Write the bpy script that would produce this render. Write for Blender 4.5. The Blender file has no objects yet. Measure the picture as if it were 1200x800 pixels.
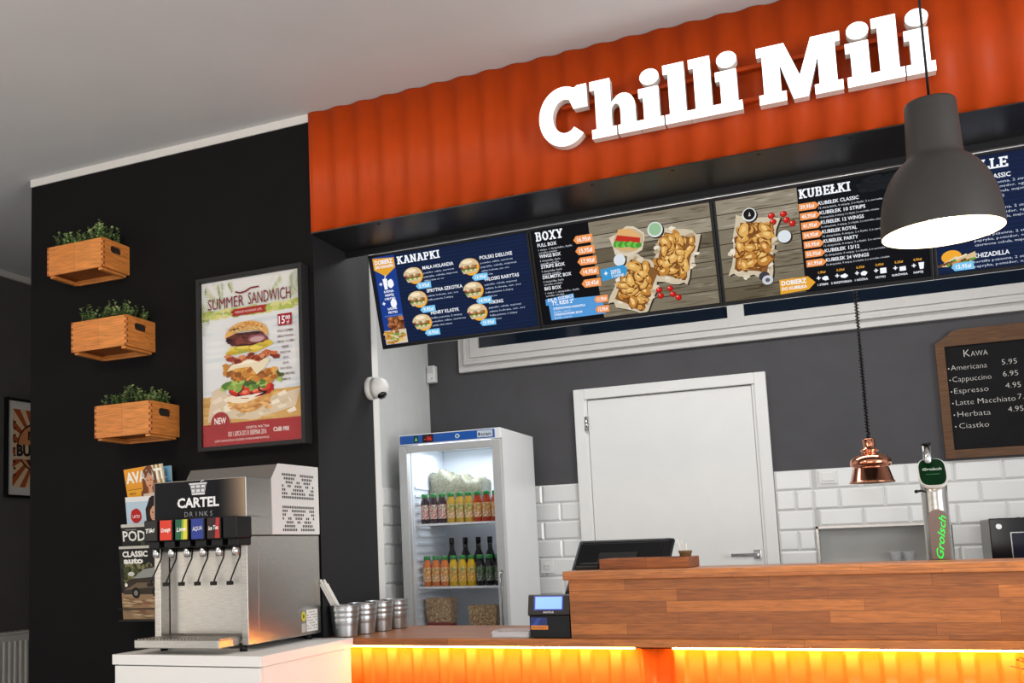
import bpy, bmesh, math, random
from mathutils import Vector, Matrix
C = bpy.context.scene
col = C.collection
R = math.radians
random.seed(7)

# ------------------------------------------------------------------ camera
cam_d = bpy.data.cameras.new('camera'); cam = bpy.data.objects.new('camera', cam_d); col.objects.link(cam)
cam_d.sensor_width = 36; cam_d.lens = 36.013
cam_d.shift_x = 0.12478; cam_d.shift_y = 0.0880
cam_d.clip_start = 0.02
right = Vector((0.90528334, 0.42340986, -0.03444081))
down = Vector((-0.08027285, 0.09088834, -0.99262056))
fwd = Vector((-0.41715506, 0.90136752, 0.11626802))
m = Matrix.Identity(4)
for i in range(3):
    m[i][0] = right[i]; m[i][1] = -down[i]; m[i][2] = -fwd[i]
m[2][3] = 1.2
cam.matrix_world = m
C.camera = cam

# ------------------------------------------------------------------ view + world + large lights
C.view_settings.view_transform = 'Standard'
C.view_settings.look = 'None'
C.view_settings.exposure = 0.0
C.view_settings.gamma = 1.0
C.view_settings.use_curve_mapping = False
WORLD = 0.60
W = bpy.data.worlds.new('daylight'); C.world = W; W.use_nodes = True
W.node_tree.nodes['Background'].inputs[0].default_value = (0.93, 0.96, 1.0, 1)
W.node_tree.nodes['Background'].inputs[1].default_value = WORLD

def area(name, loc, target, sx, sy, power, color):
    l = bpy.data.lights.new(name, 'AREA'); l.shape = 'RECTANGLE'; l.size = sx; l.size_y = sy
    l.energy = power; l.color = color
    o = bpy.data.objects.new(name, l); col.objects.link(o); o.location = loc
    o.rotation_euler = (Vector(target) - Vector(loc)).to_track_quat('-Z', 'Y').to_euler()
    return o
area('assumed_right_daylight', (4.3, 0.4, 1.35), (-1.5, 3.0, 1.7), 3.0, 2.2, 165, (1.0, 0.98, 0.95))  # unseen area light for assumed daylight from the right; no window there
area('added_front_fill', (-0.5, -3.6, 1.3), (-0.8, 3.5, 1.9), 4.0, 2.2, 60, (1.0, 0.95, 0.9))  # fill added behind the camera; neither front wall nor window is built
area('assumed_dining_light', (-2.3, 0.9, 2.93), (-2.4, 3.3, 1.3), 0.7, 0.7, 38, (1.0, 0.86, 0.70))  # assumed warm overhead light, out of view and without a fitting
area('left_warm_fill', (-4.7, 0.6, 1.5), (-1.0, 2.6, 1.2), 2.4, 1.9, 13, (1.0, 0.86, 0.66))  # unseen warm fill, added to give the dispenser steel something bright to reflect
area('assumed_kitchen_light', (-0.6, 4.75, 2.94), (-0.6, 4.75, 0), 2.6, 0.5, 33, (1.0, 0.99, 0.97))  # assumed kitchen lighting, hidden from view; no fitting is modelled

# ------------------------------------------------------------------ helpers
def lin(c):
    r = []
    for v in c[:3]:
        v /= 255.0
        r.append(v / 12.92 if v <= 0.04045 else ((v + 0.055) / 1.055) ** 2.4)
    return (*r, 1.0)

def mat(name, rgb, rough=0.5, metal=0.0, spec=0.5, noise=0.0, nscale=40, bump=0.0, coat=0.0, stretch=(1, 1, 1)):
    mm = bpy.data.materials.new(name); mm.use_nodes = True
    nt = mm.node_tree; b = nt.nodes['Principled BSDF']
    c = lin(rgb)
    b.inputs['Base Color'].default_value = c
    b.inputs['Roughness'].default_value = rough
    b.inputs['Metallic'].default_value = metal
    b.inputs['Specular IOR Level'].default_value = spec
    b.inputs['Coat Weight'].default_value = coat
    b.inputs['Coat Roughness'].default_value = 0.08
    if noise or bump:
        tc = nt.nodes.new('ShaderNodeTexCoord'); mp = nt.nodes.new('ShaderNodeMapping')
        mp.inputs['Scale'].default_value = stretch
        n = nt.nodes.new('ShaderNodeTexNoise'); n.inputs['Scale'].default_value = nscale; n.inputs['Detail'].default_value = 5
        nt.links.new(tc.outputs['Object'], mp.inputs[0]); nt.links.new(mp.outputs[0], n.inputs['Vector'])
        if noise:
            mx = nt.nodes.new('ShaderNodeMix'); mx.data_type = 'RGBA'; mx.blend_type = 'MULTIPLY'
            rp = nt.nodes.new('ShaderNodeMapRange')
            rp.inputs[1].default_value = 0.3; rp.inputs[2].default_value = 0.7
            rp.inputs[3].default_value = 1 - noise; rp.inputs[4].default_value = 1 + noise * 0.4
            nt.links.new(n.outputs['Fac'], rp.inputs[0])
            mx.inputs[0].default_value = 1.0; mx.inputs[6].default_value = c
            nt.links.new(rp.outputs[0], mx.inputs[7]); nt.links.new(mx.outputs[2], b.inputs['Base Color'])
        if bump:
            bp = nt.nodes.new('ShaderNodeBump'); bp.inputs['Strength'].default_value = bump; bp.inputs['Distance'].default_value = 0.002
            nt.links.new(n.outputs['Fac'], bp.inputs['Height']); nt.links.new(bp.outputs[0], b.inputs['Normal'])
    return mm

def emis(name, rgb, strength):
    mm = bpy.data.materials.new(name); mm.use_nodes = True
    b = mm.node_tree.nodes['Principled BSDF']
    b.inputs['Base Color'].default_value = lin(rgb)
    b.inputs['Emission Color'].default_value = lin(rgb); b.inputs['Emission Strength'].default_value = strength
    return mm

def glass(name, rgb=(255, 255, 255), rough=0.02, milk=0.0):
    mm = bpy.data.materials.new(name); mm.use_nodes = True
    nt = mm.node_tree; nt.nodes.clear()
    o = nt.nodes.new('ShaderNodeOutputMaterial'); mix = nt.nodes.new('ShaderNodeMixShader')
    t = nt.nodes.new('ShaderNodeBsdfTransparent'); g = nt.nodes.new('ShaderNodeBsdfGlossy')
    lw = nt.nodes.new('ShaderNodeLayerWeight'); pw = nt.nodes.new('ShaderNodeMath'); pw.operation = 'POWER'; pw.inputs[1].default_value = 4
    ml = nt.nodes.new('ShaderNodeMath'); ml.operation = 'MULTIPLY_ADD'; ml.inputs[1].default_value = .7; ml.inputs[2].default_value = .02
    nt.links.new(lw.outputs['Facing'], pw.inputs[0]); nt.links.new(pw.outputs[0], ml.inputs[0])
    t.inputs[0].default_value = lin(rgb); g.inputs['Roughness'].default_value = rough
    nt.links.new(ml.outputs[0], mix.inputs[0]); nt.links.new(t.outputs[0], mix.inputs[1]); nt.links.new(g.outputs[0], mix.inputs[2])
    out = mix
    if milk:
        df = nt.nodes.new('ShaderNodeBsdfDiffuse'); df.inputs[0].default_value = (.85, .86, .87, 1)
        m2 = nt.nodes.new('ShaderNodeMixShader'); m2.inputs[0].default_value = milk
        nt.links.new(mix.outputs[0], m2.inputs[1]); nt.links.new(df.outputs[0], m2.inputs[2]); out = m2
    nt.links.new(out.outputs[0], o.inputs[0])
    return mm

def wood(name, c1, c2, bw, bh, rough=0.4, grain=0.35, mortar=0.0006, spec=0.4, axis=0):
    mm = bpy.data.materials.new(name); mm.use_nodes = True
    nt = mm.node_tree; b = nt.nodes['Principled BSDF']; L = nt.links.new
    tc = nt.nodes.new('ShaderNodeTexCoord'); sp = nt.nodes.new('ShaderNodeSeparateXYZ'); L(tc.outputs['Object'], sp.inputs[0])
    ad = nt.nodes.new('ShaderNodeMath'); L(sp.outputs[1], ad.inputs[0]); L(sp.outputs[2], ad.inputs[1])
    cb = nt.nodes.new('ShaderNodeCombineXYZ'); L(sp.outputs[0], cb.inputs[0]); L(ad.outputs[0], cb.inputs[1])
    br = nt.nodes.new('ShaderNodeTexBrick'); L(cb.outputs[0], br.inputs['Vector'])
    br.inputs['Scale'].default_value = 1; br.inputs['Brick Width'].default_value = bw; br.inputs['Row Height'].default_value = bh
    br.inputs['Mortar Size'].default_value = mortar; br.inputs['Color1'].default_value = lin(c1); br.inputs['Color2'].default_value = lin(c2)
    br.inputs['Mortar'].default_value = lin([x * 0.75 for x in c2]); br.offset = 0.37; br.squash = 1.3; br.squash_frequency = 3
    mp = nt.nodes.new('ShaderNodeMapping'); mp.inputs['Scale'].default_value = (3, 40, 40) if axis == 0 else (40, 3, 40); L(tc.outputs['Object'], mp.inputs[0])
    n = nt.nodes.new('ShaderNodeTexNoise'); n.inputs['Scale'].default_value = 4; n.inputs['Detail'].default_value = 6; n.inputs['Distortion'].default_value = 0.6
    L(mp.outputs[0], n.inputs['Vector'])
    rp = nt.nodes.new('ShaderNodeMapRange'); rp.inputs[1].default_value = 0.3; rp.inputs[2].default_value = 0.7
    rp.inputs[3].default_value = 1 - grain; rp.inputs[4].default_value = 1 + grain * 0.5; L(n.outputs['Fac'], rp.inputs[0])
    mx = nt.nodes.new('ShaderNodeMix'); mx.data_type = 'RGBA'; mx.blend_type = 'MULTIPLY'; mx.inputs[0].default_value = 1
    L(br.outputs['Color'], mx.inputs[6]); L(rp.outputs[0], mx.inputs[7]); L(mx.outputs[2], b.inputs['Base Color'])
    b.inputs['Roughness'].default_value = rough; b.inputs['Specular IOR Level'].default_value = spec
    return mm

def attr_mat(name, emit=0.0, rough=0.5, coat=0.0, spec=0.4):
    mm = bpy.data.materials.new(name); mm.use_nodes = True
    nt = mm.node_tree; b = nt.nodes['Principled BSDF']
    a = nt.nodes.new('ShaderNodeAttribute'); a.attribute_name = 'Col'
    b.inputs['Roughness'].default_value = rough; b.inputs['Specular IOR Level'].default_value = spec
    b.inputs['Coat Weight'].default_value = coat; b.inputs['Coat Roughness'].default_value = 0.03
    if emit:
        b.inputs['Base Color'].default_value = (0.003, 0.003, 0.004, 1)
        nt.links.new(a.outputs['Color'], b.inputs['Emission Color']); b.inputs['Emission Strength'].default_value = emit
    else:
        nt.links.new(a.outputs['Color'], b.inputs['Base Color'])
    return mm

def box(bm, x0, x1, y0, y1, z0, z1, bev=0.0, mi=0, M=None, seg=2):
    t = bmesh.new()
    bmesh.ops.create_cube(t, size=1.0)
    for v in t.verts:
        v.co = Vector((x0 + (v.co.x + .5) * (x1 - x0), y0 + (v.co.y + .5) * (y1 - y0), z0 + (v.co.z + .5) * (z1 - z0)))
    if bev:
        bmesh.ops.bevel(t, geom=list(t.edges), offset=bev, segments=seg, affect='EDGES', profile=0.5)
    join(bm, t, mi, M)

def join(bm, t, mi=0, M=None):
    vs = [bm.verts.new(M @ v.co if M else v.co) for v in t.verts]
    t.verts.index_update()
    for f in t.faces:
        try:
            nf = bm.faces.new([vs[v.index] for v in f.verts]); nf.material_index = mi; nf.smooth = f.smooth
        except ValueError:
            pass
    t.free()

def lathe(bm, prof, n=24, c=(0, 0, 0), mi=0, M=None, cap0=True, cap1=True, sx=1, sy=1):
    t = bmesh.new(); rings = []
    for r, z in prof:
        rings.append([t.verts.new((c[0] + r * sx * math.cos(2 * math.pi * k / n), c[1] + r * sy * math.sin(2 * math.pi * k / n), c[2] + z)) for k in range(n)])
    for a, b in zip(rings, rings[1:]):
        for k in range(n):
            f = t.faces.new((a[k], a[(k + 1) % n], b[(k + 1) % n], b[k])); f.smooth = True
    if cap0: t.faces.new(list(reversed(rings[0])))
    if cap1: t.faces.new(rings[-1])
    join(bm, t, mi, M)

def tube(bm, pts, r, n=8, mi=0, M=None):
    t = bmesh.new(); pts = [Vector(p) for p in pts]; rings = []
    rr = r if isinstance(r, (list, tuple)) else [r] * len(pts)
    up = Vector((0, 0, 1))
    for i, p in enumerate(pts):
        d = (pts[min(i + 1, len(pts) - 1)] - pts[max(i - 1, 0)]).normalized()
        a = d.cross(up)
        if a.length < 1e-3: a = d.cross(Vector((1, 0, 0)))
        a.normalize(); b = d.cross(a)
        rings.append([t.verts.new(p + (a * math.cos(2 * math.pi * k / n) + b * math.sin(2 * math.pi * k / n)) * rr[i]) for k in range(n)])
    for a, b in zip(rings, rings[1:]):
        for k in range(n):
            f = t.faces.new((a[k], a[(k + 1) % n], b[(k + 1) % n], b[k])); f.smooth = True
    t.faces.new(list(reversed(rings[0]))); t.faces.new(rings[-1])
    join(bm, t, mi, M)

def prism(bm, outline, holes, depth, M, mi=0, mi_front=None, bev=0.0):
    """extrude a 2D outline (x,y) along local +z by depth; local z=depth is the front"""
    t = bmesh.new()
    es = []
    for loop in [outline] + list(holes):
        vs = [t.verts.new((p[0], p[1], 0)) for p in loop]
        es += [t.edges.new((vs[i], vs[(i + 1) % len(vs)])) for i in range(len(vs))]
    bmesh.ops.triangle_fill(t, use_beauty=True, use_dissolve=False, edges=es, normal=(0, 0, 1))
    faces = list(t.faces)
    ret = bmesh.ops.extrude_face_region(t, geom=faces)
    top = [g for g in ret['geom'] if isinstance(g, bmesh.types.BMVert)]
    for v in top: v.co.z += depth
    bmesh.ops.recalc_face_normals(t, faces=list(t.faces))
    vs = [bm.verts.new(M @ v.co) for v in t.verts]; t.verts.index_update()
    for f in t.faces:
        nf = bm.faces.new([vs[v.index] for v in f.verts])
        fr = all(abs(v.co.z - depth) < 1e-7 for v in f.verts)
        nf.material_index = mi_front if (fr and mi_front is not None) else mi
    t.free()

def NB(): return bmesh.new()

def root_loc(p):
    while p is not None and p.parent is not None: p = p.parent
    return p.location.copy() if p is not None else Vector((0, 0, 0))

def obj(name, bm, mats, parent=None, world=True, smooth=None):
    """link one bmesh as one object; vertices are given in the place's own coordinates"""
    if parent is not None and world:
        off = root_loc(parent)
        for v in bm.verts: v.co -= off
    me = bpy.data.meshes.new(name)
    bmesh.ops.recalc_face_normals(bm, faces=list(bm.faces)) if smooth != 'keep' else None
    bm.to_mesh(me); bm.free()
    for x in (mats if isinstance(mats, (list, tuple)) else [mats]): me.materials.append(x)
    o = bpy.data.objects.new(name, me); col.objects.link(o)
    if parent is not None: o.parent = parent
    return o

def tag(o, label=None, cat=None, group=None, kind=None):
    if label: o['label'] = label
    if cat: o['category'] = cat
    if group: o['group'] = group
    if kind: o['kind'] = kind
    return o

def thing(name, label, cat, loc=(0, 0, 0), group=None):
    o = bpy.data.objects.new(name, None); col.objects.link(o); o.location = loc; o.empty_display_size = 0.05
    return tag(o, label, cat, group)

def copy_tree(o, parent=None):
    c = o.copy(); col.objects.link(c)
    if parent is not None: c.parent = parent
    for ch in list(o.children): copy_tree(ch, c)
    return c

def struct(name, bm, mats, parent=None):
    o = obj(name, bm, mats, parent)
    if parent is None: o['kind'] = 'structure'
    return o

# ---- flat artwork (signs, screens, posters): coloured shapes lying on a plane
_fc = bpy.data.curves.new('font', 'FONT'); _fo = bpy.data.objects.new('font', _fc)
_cache = {}
def text_geo(s, bold=0.0, shear=0.0, res=2):
    k = (s, bold, shear, res)
    if k not in _cache:
        _fc.body = s; _fc.size = 1.0; _fc.offset = bold; _fc.shear = shear; _fc.resolution_u = res
        _fc.fill_mode = 'BOTH' if hasattr(_fc, 'fill_mode') else _fc.fill_mode
        me = bpy.data.meshes.new_from_object(_fo)
        vs = [(v.co.x, v.co.y) for v in me.vertices]; fs = [tuple(p.vertices) for p in me.polygons]
        bpy.data.meshes.remove(me)
        _cache[k] = (vs, fs)
    return _cache[k]
_cap = max(v[1] for v in text_geo('H')[0])

class Art:
    def __init__(s, o, u, v, W=1.0, H=1.0, step=0.00022):
        s.o = Vector(o); s.u = Vector(u).normalized(); s.v = Vector(v).normalized(); s.n = s.u.cross(s.v)
        s.W = W; s.H = H; s.step = step; s.vs = []; s.fs = []; s.cs = []; s.rng = random.Random(3)
        s.clip = None
    def P(s, x, y, L):
        return s.o + s.u * (x * s.W) + s.v * (y * s.H) + s.n * (L * s.step)
    def poly(s, pts, c, L=1):
        b = len(s.vs); s.vs += [s.P(min(max(x, 0), 1), min(max(y, 0), 1), L) for x, y in pts]
        s.fs.append(tuple(range(b, b + len(pts)))); s.cs.append(lin(c))
    def rect(s, x0, y0, x1, y1, c, L=1): s.poly([(x0, y0), (x1, y0), (x1, y1), (x0, y1)], c, L)
    def ell(s, x, y, rx, ry, c, L=1, n=24, a0=0, a1=360):
        s.poly([(x + rx * math.cos(R(a0 + (a1 - a0) * k / n)), y + ry * math.sin(R(a0 + (a1 - a0) * k / n))) for k in range(n if a1 - a0 >= 360 else n + 1)], c, L)
    def blob(s, x, y, rx, ry, c, L=1, j=.15, n=18, rot=0):
        pts = []
        for k in range(n):
            a = 2 * math.pi * k / n; q = 1 + s.rng.uniform(-j, j)
            px, py = rx * q * math.cos(a), ry * q * math.sin(a) * 1.0
            asp = s.H / s.W
            ca, sa = math.cos(rot), math.sin(rot)
            pts.append((x + px * ca - py * asp * sa, y + (px * sa) / asp + py * ca))
        s.poly(pts, c, L)
    def line(s, pts, w, c, L=1):
        """stroke with width w measured in x units"""
        asp = s.W / s.H
        for (x0, y0), (x1, y1) in zip(pts, pts[1:]):
            dx, dy = (x1 - x0) * s.W, (y1 - y0) * s.H; l = math.hypot(dx, dy) or 1
            nx, ny = -dy / l * w / 2, dx / l * w / 2 * asp
            s.poly([(x0 + nx, y0 + ny), (x0 - nx, y0 - ny), (x1 - nx, y1 - ny), (x1 + nx, y1 + ny)], c, L)
    def text(s, t, x, y, h, c, L=2, align='l', bold=0.0, width=None, shear=0.0, rot=0.0, res=2):
        """cap height h in y units; width (x units) squeezes the line to fit"""
        vs, fs = text_geo(t, bold, shear, res)
        if not vs: return
        k = h * s.H / _cap; x0 = min(v[0] for v in vs); x1 = max(v[0] for v in vs)
        kx = k if width is None else width * s.W / (x1 - x0)
        wd = (x1 - x0) * kx
        off = {'l': 0, 'c': -wd / 2, 'r': -wd}[align]
        ca, sa = math.cos(R(rot)), math.sin(R(rot)); b = len(s.vs)
        for vx, vy in vs:
            lx, ly = (vx - x0) * kx + off, vy * k
            s.vs.append(s.o + s.u * (x * s.W + lx * ca - ly * sa) + s.v * (y * s.H + lx * sa + ly * ca) + s.n * (L * s.step))
        for f in fs:
            s.fs.append(tuple(i + b for i in f)); s.cs.append(lin(c))
    def slab(s, t, x, y, h, c, L=2, width=None, th=.24):
        """heavy slab-serif capitals, cap height h (y units)"""
        G = {
         'K': (.95, [((.22, 0), (.22, 1)), ((.25, .42), (.72, 1)), ((.4, .6), (.78, 0))], [(0, .44, 0), (0, .44, 1), (.55, .95, 1), (.58, 1., 0)]),
         'A': (.95, [((.16, 0), (.47, 1)), ((.8, 0), (.5, 1)), ((.28, .32), (.7, .32))], [(0, .36, 0), (.6, .97, 0), (.22, .6, 1)]),
         'N': (.98, [((.2, 0), (.2, 1)), ((.2, 1), (.76, 0)), ((.76, 0), (.76, 1))], [(0, .42, 0), (0, .3, 1), (.56, .98, 1)]),
         'P': (.85, [((.22, 0), (.22, 1)), ((.22, .93), (.6, .93)), ((.6, .93), (.7, .72)), ((.7, .72), (.6, .48)), ((.6, .48), (.22, .48))], [(0, .5, 0), (0, .3, 1)]),
         'I': (.48, [((.24, 0), (.24, 1))], [(0, .48, 0), (0, .48, 1)]),
         'B': (.88, [((.22, 0), (.22, 1)), ((.22, .93), (.6, .93)), ((.6, .93), (.66, .74)), ((.66, .74), (.58, .53)), ((.22, .53), (.62, .53)), ((.62, .53), (.72, .28)), ((.72, .28), (.62, .07)), ((.62, .07), (.22, .07))], [(0, .3, 0), (0, .3, 1)]),
         'X': (.95, [((.2, 0), (.76, 1)), ((.76, 0), (.2, 1))], [(0, .38, 0), (.58, .96, 0), (0, .38, 1), (.58, .96, 1)]),
         'Y': (.92, [((.46, 0), (.46, .45)), ((.46, .42), (.18, 1)), ((.46, .42), (.76, 1))], [(.2, .72, 0), (0, .36, 1), (.56, .92, 1)]),
         'U': (.92, [((.2, 1), (.2, .3)), ((.2, .3), (.32, .07)), ((.32, .07), (.6, .07)), ((.6, .07), (.72, .3)), ((.72, .3), (.72, 1))], [(0, .4, 1), (.54, .92, 1)]),
         'E': (.82, [((.22, 0), (.22, 1)), ((.22, .5), (.6, .5)), ((.74, 0), (.74, .28)), ((.72, .74), (.72, 1)), ((.56, .38), (.56, .62))], [(0, .8, 0), (0, .78, 1)]),
         'L': (.8, [((.22, 0), (.22, 1)), ((.72, 0), (.72, .32))], [(0, .78, 0), (0, .44, 1)]),
         'Ł': (.8, [((.22, 0), (.22, 1)), ((.72, 0), (.72, .32)), ((.02, .38), (.46, .66))], [(0, .78, 0), (0, .44, 1)]),
         'T': (.86, [((.43, 0), (.43, 1)), ((.08, .68), (.08, 1)), ((.78, .68), (.78, 1))], [(.2, .66, 0), (0, .86, 1)]),
         'O': (.92, [((.46 + .33 * math.cos(R(a)), .5 + .42 * math.sin(R(a))), (.46 + .33 * math.cos(R(a + 30)), .5 + .42 * math.sin(R(a + 30)))) for a in range(0, 360, 30)], []),
         'R': (.95, [((.22, 0), (.22, 1)), ((.22, .93), (.6, .93)), ((.6, .93), (.68, .72)), ((.68, .72), (.6, .5)), ((.6, .5), (.22, .5)), ((.5, .5), (.74, 0))], [(0, .44, 0), (0, .3, 1), (.6, .96, 0)]),
        }
        tot = sum(G[ch][0] + .06 for ch in t); k = h * s.H
        kx = k if width is None else width * s.W / tot
        cx = 0
        for ch in t:
            w, st, se = G[ch]
            for (x0, y0), (x1, y1) in st:
                ax, ay, bx, by = (cx + x0) * kx, y0 * k, (cx + x1) * kx, y1 * k
                dx, dy = bx - ax, by - ay; l = math.hypot(dx, dy) or 1; tt = th * min(k, kx) * (0.62 if abs(dy) < .05 * k else 1)
                nx, ny = -dy / l * tt / 2, dx / l * tt / 2
                pts = [(ax + nx, ay + ny), (ax - nx, ay - ny), (bx - nx, by - ny), (bx + nx, by + ny)]
                s.poly([(x + p[0] / s.W, y + min(max(p[1], 0), k) / s.H) for p in pts], c, L)
            for x0, x1, side in se:
                ya, yb = (0, .15) if side == 0 else (.85, 1)
                s.rect(x + (cx + x0) * kx / s.W, y + ya * h, x + (cx + x1) * kx / s.W, y + yb * h, c, L)
            cx += w + .06
    def lines(s, x, y, w, h, n, c, L=2, gap=1.9, rngw=(.75, 1.0), words=None):
        """n short lines of small print"""
        for k in range(n):
            wk = w * s.rng.uniform(*rngw)
            s.text(words[k % len(words)], x, y - k * h * gap, h, c, L, width=wk, bold=.01, res=1)
    def build(s, name, material, parent=None):
        me = bpy.data.meshes.new(name)
        off = root_loc(parent) if parent is not None else Vector((0, 0, 0))
        me.from_pydata([tuple(v - off) for v in s.vs], [], s.fs)
        a = me.color_attributes.new('Col', 'FLOAT_COLOR', 'CORNER')
        i = 0; buf = []
        for p, c in zip(me.polygons, s.cs): buf += list(c) * p.loop_total
        a.data.foreach_set('color', buf)
        me.materials.append(material)
        o = bpy.data.objects.new(name, me); col.objects.link(o)
        if parent is not None: o.parent = parent
        return o

# ------------------------------------------------------------------ materials
M_black_wall = mat('black_wall_paint', (17, 16, 17), .8, spec=.15, noise=.12, nscale=6)
M_jamb = mat('charcoal_paint', (34, 34, 37), .7, spec=.3, noise=.1, nscale=6)
M_dark_grey = mat('dark_grey_paint', (78, 77, 80), .75, spec=.3, noise=.08, nscale=7)
M_left_wall = mat('left_wall_paint', (92, 90, 89), .8, spec=.2, noise=.08, nscale=5)
M_ceiling = mat('ceiling_paint', (202, 203, 204), .9, spec=.2, noise=.03, nscale=3)
M_white_wall = mat('pale_grey_plaster', (205, 207, 206), .8, spec=.25, noise=.04, nscale=8)
M_white = mat('white_paint', (232, 232, 230), .45, spec=.4, noise=.02, nscale=8)
M_trim = mat('white_trim', (210, 208, 205), .6, noise=.03, nscale=10)
M_floor = mat('pale_floor_tile', (204, 205, 206), .35, noise=.12, nscale=4)
M_tile = mat('glazed_white_tile', (226, 227, 226), .12, spec=.6, noise=.02, nscale=5)
M_grout = mat('grout', (196, 196, 193), .9)
M_orange = mat('orange_corrugated_metal', (184, 64, 6), .52, spec=.22, noise=.07, nscale=14)
M_orange2 = mat('orange_counter_metal', (226, 92, 18), .42, spec=.4, noise=.05, nscale=14)
M_soffit = mat('glossy_black_panel', (26, 26, 28), .36, spec=.5, noise=.1, nscale=5)
M_blk = mat('black_plastic', (15, 15, 17), .38, spec=.3, noise=.1, nscale=30)
M_blkgloss = mat('gloss_black', (14, 14, 16), .1, noise=.1, nscale=30)
M_blkmatte = mat('matte_black', (24, 24, 25), .7, noise=.1, nscale=30)
M_steel = mat('brushed_steel', (196, 192, 186), .27, metal=1, noise=.14, nscale=30, stretch=(1, 1, 14))
M_steel2 = mat('polished_steel', (205, 205, 205), .16, metal=1, noise=.08, nscale=20)
M_zinc = mat('galvanised_zinc', (185, 188, 190), .33, metal=.95, noise=.14, nscale=25)
M_copper = mat('polished_copper', (238, 160, 128), .12, metal=1, noise=.06, nscale=9)
M_lampgrey = mat('dark_grey_lamp_enamel', (60, 58, 56), .55, spec=.4, noise=.05, nscale=60, bump=.05)
M_oak = wood('oiled_oak_staves', (178, 108, 54), (138, 80, 39), .46, .037, rough=.38)
M_oak_edge = wood('oak_board_edge', (190, 120, 64), (166, 100, 52), .6, .05, rough=.35)
M_crate = wood('crate_pine', (216, 138, 68), (204, 124, 58), 3, 3, rough=.5, grain=.35)
M_crate_side = wood('crate_pine_side', (214, 132, 62), (200, 118, 52), 3, 3, rough=.5, grain=.35, axis=1)
M_crate_dark = wood('crate_joint', (150, 80, 32), (140, 74, 28), 3, 3, rough=.55, grain=.4)
M_frame_wood = wood('dark_frame_wood', (104, 70, 42), (92, 60, 34), 3, 3, rough=.5, grain=.4)
M_box_wood = wood('box_wood', (156, 88, 40), (140, 76, 34), 3, 3, rough=.45, grain=.45)
M_leaf = mat('leaf_green', (84, 118, 62), .5, noise=.35, nscale=30)
M_leaf2 = mat('leaf_pale', (160, 182, 116), .5, noise=.3, nscale=30)
M_stem = mat('plant_stem', (70, 62, 38), .8, noise=.2)
M_soil = mat('soil', (38, 30, 24), .95, noise=.3)
M_glass = glass('clear_glass')
M_tint = glass('clear_plastic', (238, 240, 242), .05)
M_led = emis('led_strip', (255, 202, 92), 45)
M_letter = emis('sign_face', (255, 255, 255), 1.25)
M_letter_side = mat('sign_letter_side', (226, 222, 216), .45, noise=.03)
M_bulb = emis('bulb', (255, 228, 184), 30)
M_lampin = mat('lamp_white_inside', (250, 246, 236), .6)
M_print = attr_mat('printed_sheet', rough=.45)
M_gloss_print = attr_mat('glazed_print', rough=.7, spec=.05)
M_chalk = attr_mat('chalkboard_print', rough=.85, spec=.1)
M_screen = attr_mat('lit_screen', emit=1.0, rough=.3, spec=.04)
M_lcd = attr_mat('lcd', emit=1.0, rough=.25)
M_neon = attr_mat('lit_badge', emit=1.1, rough=.3)

CZ = 2.971     # ceiling height
YF = 3.5       # plane of fascia, black wall and counter front
ZC = 0.881     # low counter top

# ------------------------------------------------------------------ room
b = NB(); box(b, -4.9, 4.6, -4, 8.3, -.08, 0); struct('floor', b, M_floor)
b = NB(); box(b, -4.9, 4.6, -4, 8.3, CZ, CZ + .1); struct('ceiling', b, M_ceiling)
b = NB(); box(b, -4.9, -4.62, 2.8, 8.3, 0, CZ); struct('wall_left', b, M_left_wall)
b = NB(); box(b, -4.62, -4.6, 3.0, 8.0, CZ - .035, CZ); struct('trim_1', b, M_trim)
# black front wall with its deep jamb beside the counter
b = NB(); box(b, -3.384, -1.905, YF, 4.01, 0, CZ - .034)
for f in b.faces:
    f.material_index = 0
o = struct('wall_front', b, [M_black_wall, M_jamb])
for p in o.data.polygons:
    if p.normal.x > .9: p.material_index = 1
b = NB(); box(b, -3.386, -1.905, YF - .006, 4.01, CZ - .034, CZ); struct('trim_2', b, M_trim)
b = NB(); box(b, -2.0, -1.902, 4.01, 4.07, ZC, CZ, .004); struct('trim_3', b, M_white)
# kitchen side wall
b = NB(); box(b, -2.62, -2.43, 4.01, 6.2, 0, CZ); struct('wall_side', b, M_white_wall)
# back wall with a recess
RX0, RX1, RZ1 = -.236, .30, 1.253
b = NB()
box(b, -2.43, RX0, 5.95, 6.25, 0, CZ); box(b, RX1, 4.6, 5.95, 6.25, 0, CZ)
box(b, RX0, RX1, 5.95, 6.25, RZ1, CZ); box(b, RX0, RX1, 5.95, 6.25, 0, 1.05)
struct('wall_back', b, M_dark_grey)
b = NB(); box(b, -4.9, 4.6, 8.1, 8.3, 0, CZ); struct('wall_rear', b, M_left_wall)
b = NB(); box(b, RX0, RX1, 6.06, 6.25, 1.05, RZ1); struct('recess_back', b, M_white_wall)
b = NB()
box(b, RX0, RX0 + .012, 5.928, 6.2, .95, RZ1, mi=0); box(b, RX0, RX1, 5.928, 6.06, RZ1 - .012, RZ1)
box(b, RX1 - .012, RX1, 5.928, 6.06, 1.05, RZ1); box(b, RX0, RX1, 5.928, 6.06, 1.05, 1.06)
struct('recess_lining', b, M_steel)

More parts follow.
